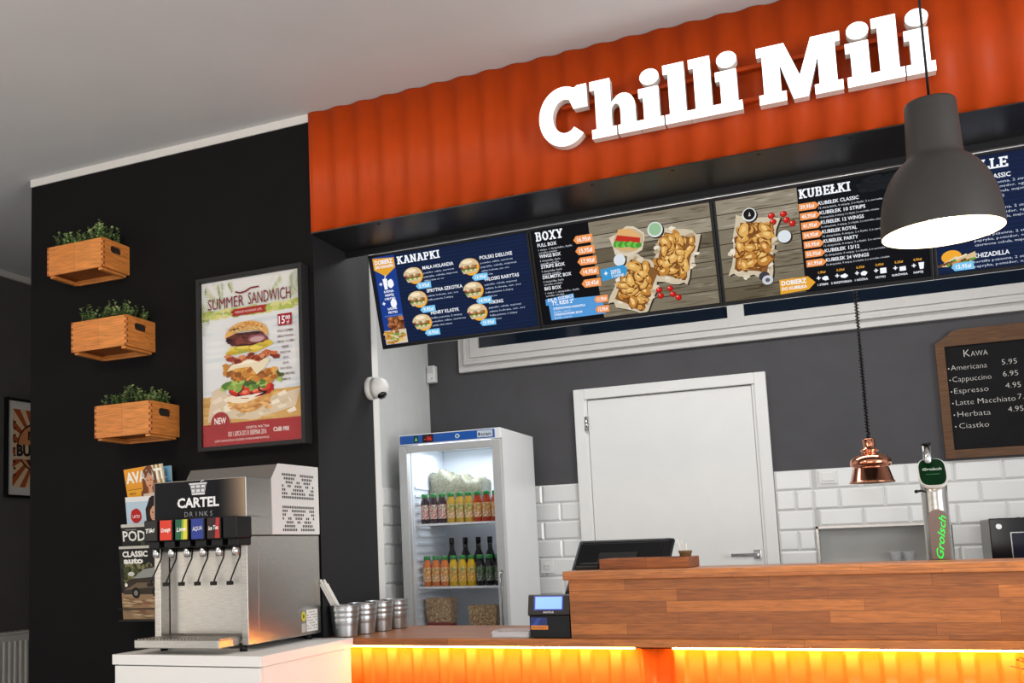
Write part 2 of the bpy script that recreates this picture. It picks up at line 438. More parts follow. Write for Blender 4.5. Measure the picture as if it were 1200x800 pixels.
# bevelled metro tiles, one mesh per wall
def tiles(name, spans, ztop, place):
    b = NB(); P, H = .216, .1077
    row = 0; z = ztop
    while z > .3:
        z0 = z - H
        for s0, s1, zc in spans:
            x = s0 - ((.5 * P) if row % 2 else 0) - (s0 % P)
            while x < s1:
                a, c = max(x, s0), min(x + P, s1)
                lo, hi = z0, z
                if lo >= zc - .02 and c - a > .02:
                    lo = max(lo, zc)
                    g, v, d = .0012, .011, .007
                    A = [(a + g, lo + g), (c - g, lo + g), (c - g, hi - g), (a + g, hi - g)]
                    B = [(a + g + v, lo + g + v), (c - g - v, lo + g + v), (c - g - v, hi - g - v), (a + g + v, hi - g - v)]
                    va = [b.verts.new(place(p, q, .004)) for p, q in A]; vb = [b.verts.new(place(p, q, .004 + d)) for p, q in B]
                    vz = [b.verts.new(place(p, q, 0)) for p, q in A]
                    b.faces.new(vb)
                    for k in range(4):
                        b.faces.new((va[k], va[(k + 1) % 4], vb[(k + 1) % 4], vb[k])); b.faces.new((vz[k], vz[(k + 1) % 4], va[(k + 1) % 4], va[k]))
                x += P
        z -= H; row += 1
    for s0, s1, zc in spans:
        q = [(s0, max(.3, zc)), (s1, max(.3, zc)), (s1, ztop), (s0, ztop)]
        f = b.faces.new([b.verts.new(place(p, w, .0035)) for p, w in q]); f.material_index = 1
    return struct(name, b, [M_tile, M_grout])
ZT = 1.559
tiles('wall_back_tiles', [(-2.43, -1.50, 0), (-.425, RX0, 0), (RX0, RX1, RZ1), (RX1, 3.2, 0)], ZT, lambda p, q, d: Vector((p, 5.95 - d, q)))
tiles('wall_side_tiles', [(4.4, 5.945, 0)], ZT, lambda p, q, d: Vector((-2.43 + d, p, q)))

# door in the back wall
dr = tag(bpy.data.objects.new('door_1', None), kind='structure'); col.objects.link(dr); dr.location = (-.963, 5.93, 0)
b = NB(); x0, x1 = -1.499, -.427
box(b, x0, x0 + .062, 5.915, 5.96, 0, 2.11, .004); box(b, x1 - .062, x1, 5.915, 5.96, 0, 2.11, .004); box(b, x0 + .062, x1 - .062, 5.915, 5.96, 2.048, 2.11, .004)
box(b, x0 + .062, x0 + .076, 5.925, 5.96, 0, 2.048); box(b, x1 - .076, x1 - .062, 5.925, 5.96, 0, 2.048)
obj('door_frame', b, M_white, dr)
b = NB(); box(b, x0 + .078, x1 - .078, 5.932, 5.96, .01, 2.043, .003); leaf = obj('door_leaf', b, M_white, dr)
b = NB()
box(b, -.556, -.518, 5.922, 5.932, 1.092, 1.142, .003)
tube(b, [(-.537, 5.922, 1.114), (-.537, 5.885, 1.114)], .009, 10)
box(b, -.672, -.528, 5.876, 5.888, 1.104, 1.124, .004)
tag(obj('door_handle', b, M_steel2, leaf), 'square polished steel lever handle')
for z in (.35, 1.13, 1.86):
    b = NB(); tube(b, [(x0 + .07, 5.912, z), (x0 + .07, 5.912, z + .085)], .008, 8); box(b, x0 + .058, x0 + .082, 5.915, 5.922, z, z + .085)
    obj('hinge', b, M_steel2, dr)

# long window high on the back wall, partly behind the screens
wn = tag(bpy.data.objects.new('window_1', None), kind='structure'); col.objects.link(wn); wn.location = (-.3, 5.94, 2.293)
wx0, wx1, wz0, wz1 = -2.214, 2.3, 2.291, 2.9
b = NB()
def frame_ring(b, x0, x1, z0, z1, w, y0, y1):
    box(b, x0, x1, y0, y1, z0, z0 + w, .002); box(b, x0, x1, y0, y1, z1 - w, z1, .002)
    box(b, x0, x0 + w, y0, y1, z0 + w, z1 - w, .002); box(b, x1 - w, x1, y0, y1, z0 + w, z1 - w, .002)
frame_ring(b, wx0, wx1, wz0, wz1, .042, 5.925, 5.96)
frame_ring(b, wx0 + .042, wx1 - .042, wz0 + .042, wz1 - .042, .018, 5.9, 5.95)
frame_ring(b, wx0 + .06, wx1 - .06, wz0 + .06, wz1 - .06, .022, 5.915, 5.95)
frame_ring(b, wx0 + .082, wx1 - .082, wz0 + .082, wz1 - .082, .055, 5.905, 5.95)
box(b, -.6, -.512, 5.904, 5.95, wz0 + .1, wz1 - .1, .003)
obj('window_frame', b, M_trim, wn)
M_pane = mat('dark_blue_glass', (22, 32, 46), .06, spec=.7, noise=.05, nscale=3)
for a, c in ((wx0 + .13, -.595), (-.517, wx1 - .13)):
    b = NB(); box(b, a, c, 5.93, 5.945, wz0 + .12, wz1 - .12); obj('window_pane', b, M_pane, wn)

# soffit behind the fascia, with its row of screws
b = NB(); box(b, -1.905, 2.6, 3.482, 3.785, 2.466, 2.4705); box(b, -1.905, 2.6, 3.765, 3.785, 2.4705, CZ); box(b, -1.905, 2.6, 3.782, 3.797, 2.443, 2.4705)
for k in range(15):
    x = -1.62 + k * .28
    lathe(b, [(.006, -.003), (.006, 0)], 8, (x, 3.515, 2.466))
struct('soffit', b, M_soffit)

# corrugated sheets
def corrugated(x0, x1, z0, z1, yfun, thick=.004, step=.105 / 16, ymax=None):
    b = NB(); n = int((x1 - x0) / step) + 1; rows = []
    for k in range(n + 1):
        x = min(x0 + k * step, x1); y = yfun(x)
        rows.append([b.verts.new((x, y, z0)), b.verts.new((x, y, z1)), b.verts.new((x, y + thick, z1)), b.verts.new((x, y + thick, z0))])
    for a, c in zip(rows, rows[1:]):
        for i in range(4):
            f = b.faces.new((a[i], a[(i + 1) % 4], c[(i + 1) % 4], c[i])); f.smooth = i in (0, 2)
    b.faces.new(rows[0]); b.faces.new(rows[-1])
    return b
def wave(x):
    p = (x + 1.905) / .105
    s = math.sin(2 * math.pi * p)
    seam = -.0015 if (p % 10) < .2 else 0
    return 3.489 - .0065 * math.copysign(abs(s) ** .8, s) + seam
t = thing('corrugated_fascia', 'orange corrugated metal fascia carrying the white sign above the menu screens', 'fascia', (0, YF, 2.471))
obj('metal_sheet', corrugated(-1.905, 2.6, 2.471, CZ - .002, wave), M_orange, t, smooth='keep')

# ---- illuminated sign: Chilli Mili
sg = thing('illuminated_sign', 'white illuminated letters Chilli Mili on the orange corrugated fascia', 'sign', (-.3, 3.46, 2.59))
for z in (2.632, 2.742):
    b = NB(); box(b, -.86, .28, 3.4575, 3.4795, z, z + .013); obj('mounting_rail', b, M_orange, sg)
def arc(cx, cy, rx, ry, a0, a1, n): return [(cx + rx * math.cos(R(a0 + (a1 - a0) * k / n)), cy + ry * math.sin(R(a0 + (a1 - a0) * k / n))) for k in range(n + 1)]
GL = {
 'C': (.82, [arc(.43, .5, .43, .525, 62, 318, 26) + [(.60, .28)] + arc(.45, .5, .215, .30, 312, 66, 20) + [(.60, .60), (.84, .60), (.84, 1.0), (.68, 1.0)]], []),
 'h': (.81, [[(0, 0), (.41, 0), (.41, .155), (.34, .155), (.34, .42)] + arc(.415, .42, .075, .12, 170, 0, 8) + [(.49, .155), (.44, .155), (.44, 0), (.81, 0), (.81, .155), (.735, .155), (.735, .46)] + arc(.54, .46, .195, .235, 0, 140, 10) + [(.34, .57), (.34, 1), (0, 1), (0, .845), (.08, .845), (.08, .155), (0, .155)]], []),
 'i': (.385, [[(0, 0), (.385, 0), (.385, .155), (.325, .155), (.325, .69), (0, .69), (0, .535), (.07, .535), (.07, .155), (0, .155)], arc(.19, .87, .155, .135, 0, 345, 23)], []),
 'l': (.40, [[(0, 0), (.40, 0), (.40, .155), (.335, .155), (.335, 1), (0, 1), (0, .845), (.075, .845), (.075, .155), (0, .155)]], []),
 'M': (1.21, [[(0, 0), (.40, 0), (.40, .155), (.33, .155), (.33, .60), (.50, 0.0), (.71, 0), (.88, .60), (.88, .155), (.81, .155), (.81, 0), (1.21, 0), (1.21, .155), (1.135, .155), (1.135, .78), (1.21, .78), (1.21, .93), (.80, .93), (.61, .36), (.41, .93), (0, .93), (0, .78), (.075, .78), (.075, .155), (0, .155)]], []),
}
LH = .2065
for ch, x in (('C', -.932), ('h', -.747), ('i', -.582), ('l', -.497), ('l', -.413), ('i', -.330), ('M', -.198), ('i', .064), ('l', .143), ('i', .230)):
    _, outs, _ = GL[ch]
    lt = None
    zz = 2.5955
    b = NB(); bf = NB()
    for o_ in outs:
        pts = [(p[0] * LH, p[1] * LH) for p in o_]
        prism(b, pts, [], .037, Matrix(((1, 0, 0, x), (0, 0, -1, 3.457), (0, 1, 0, zz), (0, 0, 0, 1))), 0)
        cx = sum(p[0] for p in pts) / len(pts); cy = sum(p[1] for p in pts) / len(pts)
        prism(bf, pts, [], .0025, Matrix(((1, 0, 0, x), (0, 0, -1, 3.4202), (0, 1, 0, zz), (0, 0, 0, 1))), 0)
    lt = obj('letter', b, M_letter_side, sg)
    tag(obj('letter_face', bf, M_letter, lt), 'glowing white letter face')

# ------------------------------------------------------------------ menu screens
TW, TH = .696, .398
TV_V = Vector((0, -.118, .380)).normalized(); TV_N = Vector((1, 0, 0)).cross(TV_V)
WORDS = ['bułka pszenna, 2 stripsy', 'pomidor, sałata, czerwona', 'papryka, cebula, majonez', 'sałata lodowa, ser, sos']
def tv(name, label, x0, w, art):
    t = thing(name, label, 'screen', (x0 + w / 2, 3.918, 2.06), 'menu screens under the soffit')
    O = Vector((x0, 3.918, 2.060))
    Mx = Matrix(((1, TV_V[0], TV_N[0], O[0]), (0, TV_V[1], TV_N[1], O[1]), (0, TV_V[2], TV_N[2], O[2]), (0, 0, 0, 1)))
    b = NB(); g = .011
    box(b, .001, w - .001, 0, g + .004, -.04, .002, .002, M=Mx); box(b, .001, w - .001, TH - g, TH, -.04, .002, .002, M=Mx)
    box(b, .001, g, g, TH - g, -.04, .002, .002, M=Mx); box(b, w - g, w - .001, g, TH - g, -.04, .002, .002, M=Mx)
    box(b, .004, w - .004, .004, TH - .004, -.042, -.006, M=Mx)
    obj('screen_housing', b, M_blk, t)
    for za in (-.0012, TH - .0008):
        b = NB(); box(b, .001, w - .001, za, za + .002, -.03, .0022, M=Mx); obj('silver_edge', b, M_steel2, t)
    b = NB(); box(b, w / 2 - .02, w / 2 + .02, 3.925, 3.955, 2.30, CZ - .002); obj('ceiling_bracket', b, M_blk, t)
    A = Art(Mx @ Vector((g, g, -.005)), (1, 0, 0), TV_V, w - 2 * g, TH - 2 * g)
    art(A)
    A.build('screen_picture', M_screen, t)
    return t
NAVY = (16, 30, 60); WHT = (245, 248, 255)
def price(A, x, y, w, h, c, txt, L=6, left=True, tc=(255, 255, 255)):
    if left: A.poly([(x, y), (x + w * .16, y + h / 2), (x + w, y + h / 2), (x + w, y - h / 2), (x + w * .16, y - h / 2)], c, L)
    else: A.poly([(x, y - h / 2), (x, y + h / 2), (x + w * .8, y + h / 2), (x + w, y), (x + w * .8, y - h / 2)], c, L)
    A.text(txt, x + w * (.55 if left else .42), y - h * .25, h * .5, tc, L + 1, 'c', .015, width=w * .68)
def mini_burger(A, x, y, s, L=3, wrap=False):
    A.ell(x + .1 * s, y - .02 * s, .52 * s, .52 * s * A.W / A.H, (240, 170, 50), L)
    a = A.W / A.H
    top = (214, 190, 150) if not wrap else (220, 208, 180)
    A.poly([(x - .62 * s + .24 * s * 0, y + .05 * s * a)] + [(x + .62 * s * math.cos(R(t_)) - .06 * s, y + (.05 + .48 * math.sin(R(t_))) * s * a) for t_ in range(0, 181, 15)], top, L + 1)
    A.blob(x - .12 * s, y + .32 * s * a, .34 * s, .12 * s * a, (244, 226, 192), L + 2, .08)
    for k in range(9):
        A.blob(x - .5 * s + k * .11 * s, y + (.02 + .03 * (k % 2)) * s * a, .11 * s, .07 * s * a, [(170, 74, 54), (132, 142, 84), (186, 130, 80), (226, 214, 186)][(k * 3) % 4], L + 3, .25, 9)
    for k in range(8):
        A.blob(x - .48 * s + k * .12 * s, y - .1 * s * a, .12 * s, .07 * s * a, [(96, 70, 46), (156, 116, 70), (96, 116, 64)][(k * 2) % 3], L + 3, .25, 9)
    A.poly([(x - .56 * s, y - .14 * s * a), (x + .46 * s, y - .14 * s * a), (x + .38 * s, y - .38 * s * a), (x - .44 * s, y - .38 * s * a)], (210, 184, 142), L + 2)
    for k in range(6): A.blob(x - .4 * s + k * .15 * s, y - .2 * s * a, .1 * s, .05 * s * a, [(110, 170, 70), (230, 214, 170)][k % 2], L + 4, .3, 9)
def art1(A):
    A.rect(0, 0, 1, 1, NAVY, 0)
    r = random.Random(4)
    for k in range(26): A.rect(0, k / 26, 1, k / 26 + r.uniform(.006, .02), (19, 35, 70), 0.5)
    A.rect(.012, 0, .155, 1, (28, 60, 138), 1)
    A.poly([(.008, .99), (.152, .97), (.152, .86), (.08, .775), (.008, .86)], (226, 162, 48), 2)
    A.text('DOBIERZ', .08, .915, .045, WHT, 3, 'c', .03, width=.12); A.text('DO KANAPKI', .08, .87, .03, WHT, 3, 'c', .03, width=.12)
    A.slab('KANAPKI', .17, .885, .085, WHT, 3, width=.285)
    for (y, n_) in ((.69, 2), (.47, 1)):
        A.text('+', .028, y - .02, .05, WHT, 3, bold=.03)
        if n_ == 2:
            A.poly([(.055, y + .06), (.085, y + .06), (.08, y - .06), (.06, y - .06)], WHT, 3); A.line([(.07, y + .06), (.08, y + .1)], .005, WHT, 3)
        A.blob(.105, y + .0, .02, .05, WHT, 3, .1)
    for k, w_ in enumerate(('ŁADNA', 'NAPÓJ', 'I FRYTKI')): A.text(w_, .085, .595 - k * .042, .024, WHT, 3, 'c', .03)
    for k, w_ in enumerate(('ŁADNE', 'FRYTKI')): A.text(w_, .09, .40 - k * .042, .024, WHT, 3, 'c', .03)
    A.rect(.03, .325, .15, .34, (70, 110, 190), 3)
    A.poly([(.045, .32), (.14, .32), (.155, .17), (.06, .17)], (120, 72, 40), 3)
    for k in range(26): A.blob(.055 + .09 * r.random(), .18 + .13 * r.random(), .014, .02, r.choice([(150, 88, 50), (92, 48, 26), (186, 120, 74), (70, 36, 22)]), 4, .3, 9)
    A.rect(.012, .015, .16, .17, (214, 196, 168), 2)
    for k in range(30): A.blob(.02 + .13 * r.random(), .03 + .12 * r.random(), .018, .018, r.choice([(226, 180, 90), (196, 140, 60), (240, 214, 150), (120, 150, 60), (150, 90, 40)]), 4, .3, 9)
    items = [('MAŁA HOLANDIA', .265, .735, .33, .785, 3, '5.95zł'), ('SPRYTNA SZKOTKA', .27, .47, .335, .53, 2, '9.95zł'), ('HENRY KLASYK', .277, .21, .34, .285, 3, '10.95zł'),
             ('POLSKI DELUXE', .63, .735, .70, .795, 4, '13.95zł'), ('WŁOSKI RARYTAS', .635, .48, .708, .56, 4, '14.95zł'), ('WIKING', .64, .24, .714, .31, 4, '15.95zł')]
    for n_, bx, by, tx, ty, ln, pr in items:
        mini_burger(A, bx, by, .098, 2)
        A.text(n_, tx, ty, .036, WHT, 4, bold=.018, width=min(.0155 * len(n_), .25))
        for k in range(ln): A.text(WORDS[(k + len(n_)) % 4], tx, ty - .048 - k * .042, .02, (206, 218, 238), 4, width=(.2, .22, .17, .09)[k] * (1 if k < ln - 1 else .75), res=1)
        price(A, bx + .005, by - .12, .1, .07, (120, 196, 240), pr, 10)
def planks(A, x0, x1, seed):
    r = random.Random(seed)
    A.rect(x0, 0, x1, 1, (124, 112, 94), 0)
    n_ = 7
    for k in range(n_):
        y0, y1 = k / n_, (k + 1) / n_
        g = 96 + r.randint(-14, 20) + (26 if k >= n_ - 2 else 0)
        A.rect(x0, y0, x1, y1 - .008, (g + 14, g + 4, g - 14), 1); A.rect(x0, y1 - .008, x1, y1, (48, 40, 32), 1)
        for q in range(34):
            xs = r.uniform(x0, x1); ys = r.uniform(y0 + .01, y1 - .02); ln = min(r.uniform(.03, .2), x1 - xs); d = r.randint(-34, 30)
            A.poly([(xs, ys), (xs + ln * .5, ys + r.uniform(.002, .012)), (xs + ln, ys + r.uniform(-.004, .006)), (xs + ln * .5, ys - r.uniform(.002, .01))], (g + 12 + d, g + 2 + d, g - 16 + d), 1 + .02 * q + .1)
def paper_box(A, x, y, rx, ry, rot, seed, nn=34, big=False):
    r = random.Random(seed); a = A.W / A.H
    def T(px, py):
        c_, s_ = math.cos(rot), math.sin(rot); return (x + px * c_ - py * s_, y + (px * s_ + py * c_) * a)
    def q(px, py, c, L): A.poly([T(px[i], py[i]) for i in range(len(px))], c, L)
    out = []
    for k in range(26):
        an = 2 * math.pi * k / 26; sx = max(-1, min(1, 1.5 * math.cos(an))); sy = max(-1, min(1, 1.5 * math.sin(an)))
        w = 1.22 + r.uniform(-.08, .16); out.append(T(rx * sx * w, ry * sy * w))
    A.poly([(p[0] + .008, p[1] - .012) for p in out], (52, 44, 36), 3)
    A.poly(out, (206, 192, 166), 3.5)
    for k in range(18):
        an = r.uniform(0, 6.28); d = r.uniform(.98, 1.2); px, py = T(rx * 1.15 * math.cos(an) * d, ry * 1.15 * math.sin(an) * d)
        A.blob(px, py, .016, .02, r.choice([(232, 222, 202), (178, 160, 130), (218, 204, 178)]), 4 + .02 * k, .4, 7)
    q([-rx, rx, rx, -rx], [-ry, -ry, ry, ry], (132, 88, 44), 5)
    for k in range(nn):
        px, py = r.uniform(-.86, .86) * rx, r.uniform(-.86, .86) * ry; X, Y = T(px, py); s_ = r.uniform(.6, 1.0) * (.03 if not big else .04); rt = r.uniform(0, 3.1)
        c = r.choice([(206, 150, 72), (222, 172, 92), (190, 128, 54), (214, 160, 82)])
        A.blob(X, Y, s_ * 1.15, s_ * .72 * a, (118, 70, 28), 6 + .12 * k, .2, 11, rt)
        A.blob(X, Y + .004, s_, s_ * .6 * a, c, 6.04 + .12 * k, .25, 11, rt)
        A.blob(X - .004, Y + .012, s_ * .5, s_ * .25 * a, (238, 200, 130), 6.08 + .12 * k, .3, 8, rt)
def dip(A, x, y, r_, c, rim=(225, 228, 228)):
    a = A.W / A.H
    A.ell(x + .006, y - .012, r_ * 1.05, r_ * a * 1.05, (40, 34, 30), 5); A.ell(x, y, r_, r_ * a, rim, 6); A.ell(x, y + .004, r_ * .82, r_ * a * .82, c, 7)
def tomatoes(A, x, y, seed=2):
    r = random.Random(seed)
    A.line([(x - .06, y + .05), (x + .05, y - .02)], .004, (70, 100, 40), 5)
    for dx, dy in ((-.06, .05), (-.055, -.01), (.0, .05), (.012, -.01), (.04, -.05)):
        A.ell(x + dx, y + dy, .018, .03, (150, 20, 16), 6, 14); A.ell(x + dx - .003, y + dy + .004, .013, .022, (206, 34, 26), 7, 14); A.ell(x + dx - .006, y + dy + .012, .004, .006, (250, 190, 180), 8, 8)
OR = (240, 150, 84)
def art2(A):
    A.rect(0, 0, 1, 1, (10, 11, 14), 0)
    planks(A, .335, 1, 11)
    A.poly([(0, 1), (.33, 1), (.36, 0), (0, 0)], (9, 10, 14), 4)
    A.slab('BOXY', .02, .885, .095, WHT, 5, width=.165)
    for n_, y, k in (('FULL BOX', .845, 0), ('WINGS BOX', .73, 1), ('STRIPS BOX', .62, 2), ('DRUMSTIC BOX', .51, 3), ('BIG BOX', .39, 4)):
        A.text(n_, .026 + .002 * k, y - .02, .034, WHT, 5, bold=.018, width=.0142 * len(n_))
        A.text('1 strips, 1 skrzydełko, frytki' if k in (0, 4) else '5 skrzydełka, frytki', .027 + .002 * k, y - .06, .019, (214, 220, 230), 5, width=.2 if k in (0, 4) else .12, res=1)
        A.text('surówka colesław', .028 + .002 * k, y - .09, .019, (214, 220, 230), 5, width=.11, res=1)
        price(A, .238 + .004 * k, y - .008, .112, .082, OR, ('16,95zł', '15,95zł', '17,95zł', '14,95zł', '20,45zł')[k], 6)
    A.poly([(.03, .275), (.20, .30), (.2, .25), (.36, .24), (.37, .05), (.05, .05), (.045, .21), (.03, .21)], (84, 152, 214), 5)
    A.text('DLA DZIECI', .12, .255, .03, WHT, 6, 'c', .02, width=.15, rot=3); A.text('TY, KIDS 2"', .13, .205, .038, WHT, 6, 'c', .03, width=.13)
    A.text('STRIPSOWNIA KANAPKA', .07, .155, .022, WHT, 6, bold=.02, width=.19); A.text('STRIPSOWNIK BOX', .07, .09, .022, WHT, 6, bold=.02, width=.17)
    A.text('frytki, napój', .07, .125, .014, WHT, 6, width=.1, res=1); A.text('frytki, napój', .07, .062, .014, WHT, 6, width=.1, res=1)
    price(A, .315, .205, .08, .07, OR, '11,95zł', 8); price(A, .315, .1, .08, .07, OR, '12,95zł', 8)
    # sandwich in paper
    A.blob(.545, .745, .1, .145, (216, 202, 178), 4, .14, 16); A.blob(.545, .75, .085, .115, (196, 176, 142), 4.5, .1)
    A.poly([(.48, .80), (.50, .875), (.56, .87), (.61, .80), (.61, .76), (.5, .8)], (222, 172, 112), 6)
    A.poly([(.47, .76), (.61, .71), (.615, .76), (.49, .82)], (190, 50, 36), 6.5)
    for k in range(9): A.blob(.475 + k * .016, .735 - k * .006, .016, .03, [(70, 150, 50), (110, 190, 70)][k % 2], 7 + .1 * k, .3, 9)
    A.poly([(.475, .70), (.6, .665), (.59, .64), (.5, .665)], (214, 170, 110), 7)
    dip(A, .70, .816, .042, (150, 190, 150)); dip(A, .486, .57, .033, (214, 224, 230))
    paper_box(A, .79, .53, .085, .115, -.35, 21, 44, True)
    paper_box(A, .565, .30, .085, .12, -.5, 22, 46, True)
    A.poly([(.372, .5), (.5, .52), (.525, .48), (.515, .41), (.375, .38)], (60, 150, 206), 12)
    A.text('+', .39, .43, .05, WHT, 13, bold=.03); A.text('NAPÓJ', .43, .46, .022, WHT, 13, bold=.02); A.text('FRYTKI', .43, .435, .022, WHT, 13, bold=.02); A.text('2 ŁADNE', .43, .408, .022, WHT, 13, bold=.02)
    tomatoes(A, .745, .165)
def art3(A):
    A.rect(0, 0, 1, 1, (10, 12, 16), 0)
    planks(A, 0, .41, 31)
    A.rect(.41, 0, 1, 1, (10, 12, 16), 4)
    r = random.Random(9)
    for k in range(40): A.blob(r.uniform(.72, .98), r.uniform(.86, .97), .03, .02, (26, 30, 32), 4.2, .3, 8)
    A.slab('KUBEŁKI', .418, .885, .085, WHT, 6, width=.25)
    for k, n_ in enumerate(('CLASSIC', '10 STRIPS', '12 WINGS', 'ROYAL', 'PARTY', '12/12', '24 WINGS')):
        y = .80 - k * .089; x = .508 + .002 * k
        A.text('KUBEŁEK ' + n_, x, y, .031, WHT, 6, bold=.018, width=.0128 * (8 + len(n_)))
        A.text('12 skrzydełek, 4 stripsy, 2 x frytki, 2 x surówka colesław', x, y - .036, .017, (220, 224, 232), 6, width=(.36, .28, .3, .36, .34, .34, .3)[k], res=1)
        price(A, .412 + .002 * k, y + .005, .1, .066, OR, ('39,95zł', '45,95zł', '41,95zł', '54,95zł', '55,95zł', '55,95zł', '61,95zł')[k], 7, left=False)
    dip(A, .165, .814, .036, (24, 20, 18)); A.poly([(.16, .80), (.168, .84), (.172, .80)], (200, 200, 200), 8)
    tomatoes(A, .335, .72, 3)
    dip(A, .329, .56, .033, (216, 226, 232))
    paper_box(A, .172, .50, .085, .125, -.22, 41, 50, True)
    A.ell(.21, .21, .028, .045, (60, 60, 66), 5); A.ell(.225, .17, .028, .045, (200, 204, 210), 6); A.ell(.225, .17, .012, .02, (90, 90, 96), 7)
    A.poly([(.283, .155), (.425, .155), (.46, .09), (.425, .03), (.283, .015)], (228, 164, 50), 12)
    A.text('DOBIERZ', .292, .098, .04, WHT, 13, bold=.03, width=.125); A.text('DO KUBEŁKA', .292, .05, .028, WHT, 13, bold=.03, width=.125)
    for k, (x, p_, n_) in enumerate(((.495, '1,95zł', '1 STRIPS'), (.585, '3,25zł', '2 SKRZYDEŁKA'), (.68, '6,35zł', '1 NÓŻKA'), (.77, '3,45zł', 'FRYTKI'), (.86, '5,25zł', 'SURÓWKA'), (.945, '4,95zł', 'NAPÓJ'))):
        A.text(p_, x, .165, .02, (236, 170, 60), 6, 'c', .02); A.text('+', x - .018, .1, .045, WHT, 6, 'c', .03); A.text(n_, x, .05, .018, WHT, 6, 'c', .02)
        if k == 5: A.poly([(x + .003, .145), (x + .029, .145), (x + .025, .085), (x + .008, .085)], WHT, 6)
        elif k in (3, 4): A.rect(x + .001, .09, x + .03, .13 + .01 * (k == 3), WHT, 6)
        else: A.blob(x + .015, .112, .016, .02, WHT, 6, .2)
def art4(A):
    A.rect(0, 0, 1, 1, NAVY, 0)
    r = random.Random(5)
    for k in range(26): A.rect(0, k / 26, 1, k / 26 + r.uniform(.006, .02), (19, 35, 70), 0.5)
    A.slab('TORTILLE', .02, .875, .09, WHT, 3, width=.315)
    for n_, y, x in (('TORTILLA CLASSIC', .79, .09), ('TORTILLA WRAP', .565, .09), ('TORTILLA KUL', .345, .09), ('CHIZADILLA', .118, .16)):
        A.text(n_, x, y, .038, WHT, 4, bold=.018, width=.0157 * len(n_))
        for k in range({'CHIZADILLA': 2, 'TORTILLA KUL': 3}.get(n_, 4)):
            A.text(('tortilla pszenna, 2 stripsy, sałata', 'papryka, pomidor, ogórek, ser', 'czerwona cebula, majonez', 'keczup, sos BBQ')[k], x + .08 * (n_ != 'CHIZADILLA'), y - .045 - k * .04, .022, (214, 222, 238), 4, width=(.34, .32, .25, .14)[k], res=1)
    A.ell(.065, .155, .045, .05 * 1.2, (240, 170, 50), 2)
    for k, dx in enumerate((-.015, .03, .07)):
        A.poly([(.0 + dx * .6, .08 + .012 * k), (.10 + dx, .16 + .01 * k), (.125 + dx * .7, .125), (.06 + dx, .07)], [(226, 206, 168), (240, 224, 190), (214, 190, 146)][k], 4 + k)
        for q in range(7): A.blob(.02 + dx + q * .012, .082 + .006 * q, .008, .012, r.choice([(110, 70, 30), (90, 140, 50), (200, 140, 60)]), 7, .3, 8)
    price(A, .06, .06, .1, .07, (120, 196, 240), '15,95zł', 9)
    r2 = random.Random(6)
    for x, y in ((.62, .7), (.82, .45), (.66, .25)): mini_burger(A, x, y, .11, 2, True)
tv('menu_screen', 'leftmost wide menu screen headed KANAPKI under the orange fascia', -1.807, .701, art1)
tv('menu_screen', 'menu screen headed BOXY with fried chicken boxes on planks', -1.106, TW, art2)
tv('menu_screen', 'menu screen headed KUBEŁKI directly left of the grey pendant lamp', -.410, TW, art3)
tv('menu_screen', 'rightmost menu screen headed TORTILLE half hidden by the grey pendant lamp', .286, TW, art4)

# ------------------------------------------------------------------ service counter
ct = thing('service_counter', 'low oak service counter with orange corrugated front lit by a glowing strip', 'counter', (-.2, 3.8, 0))
b = NB(); box(b, -1.903, 2.6, YF, 4.1, .854, ZC, .003); obj('worktop', b, M_oak, ct)
def rib(x):
    p = ((x + 1.777) / .105) % 1
    if p < .12: d = p / .12
    elif p < .42: d = 1
    elif p < .54: d = 1 - (p - .42) / .12
    else: d = 0
    return 3.56 - .010 * d
obj('corrugated_front', corrugated(-1.903, 2.6, .02, .845, rib, .003, .105 / 25), M_orange2, ct, smooth='keep')
b = NB(); box(b, -1.903, 2.6, 3.58, 4.08, 0, .853); obj('counter_carcass', b, M_blkmatte, ct)
for x0, x1 in ((-1.895, -.735), (-.61, 2.55)):
    b = NB(); box(b, x0, x1, 3.535, 3.545, .8455, .8515); tag(obj('led_strip', b, M_led, ct), 'glowing warm light strip under the worktop')
hb = thing('raised_bar', 'raised oak bar of long staves standing on the low counter', 'bar counter', (.8, 3.6, ZC))
b = NB(); box(b, -.943, 2.6, 3.512, 3.545, ZC, 1.08, .0015); obj('front_panel', b, M_oak, hb)
b = NB(); box(b, -.957, 2.6, 3.488, 3.84, 1.08, 1.1105, .003); obj('top_board', b, M_oak_edge, hb)
b = NB(); box(b, -.943, -.91, 3.545, 3.80, ZC, 1.08, .0015); obj('end_panel', b, M_oak, hb)

# white cabinet under the drinks dispenser
cb = thing('white_cabinet', 'white cabinet under the drinks dispenser at the end of the counter', 'cabinet', (-2.076, 3.17, 0))
b = NB(); box(b, -2.375, -1.777, 2.845, 3.497, .848, .882, .0015); obj('cabinet_top', b, M_white, cb)
b = NB(); box(b, -2.367, -1.785, 2.87, 3.49, .0, .846, .001); obj('cabinet_body', b, M_white, cb)
b = NB(); box(b, -2.367, -1.785, 2.85, 2.868, .06, .844, .0015); obj('cabinet_door', b, M_white, cb)

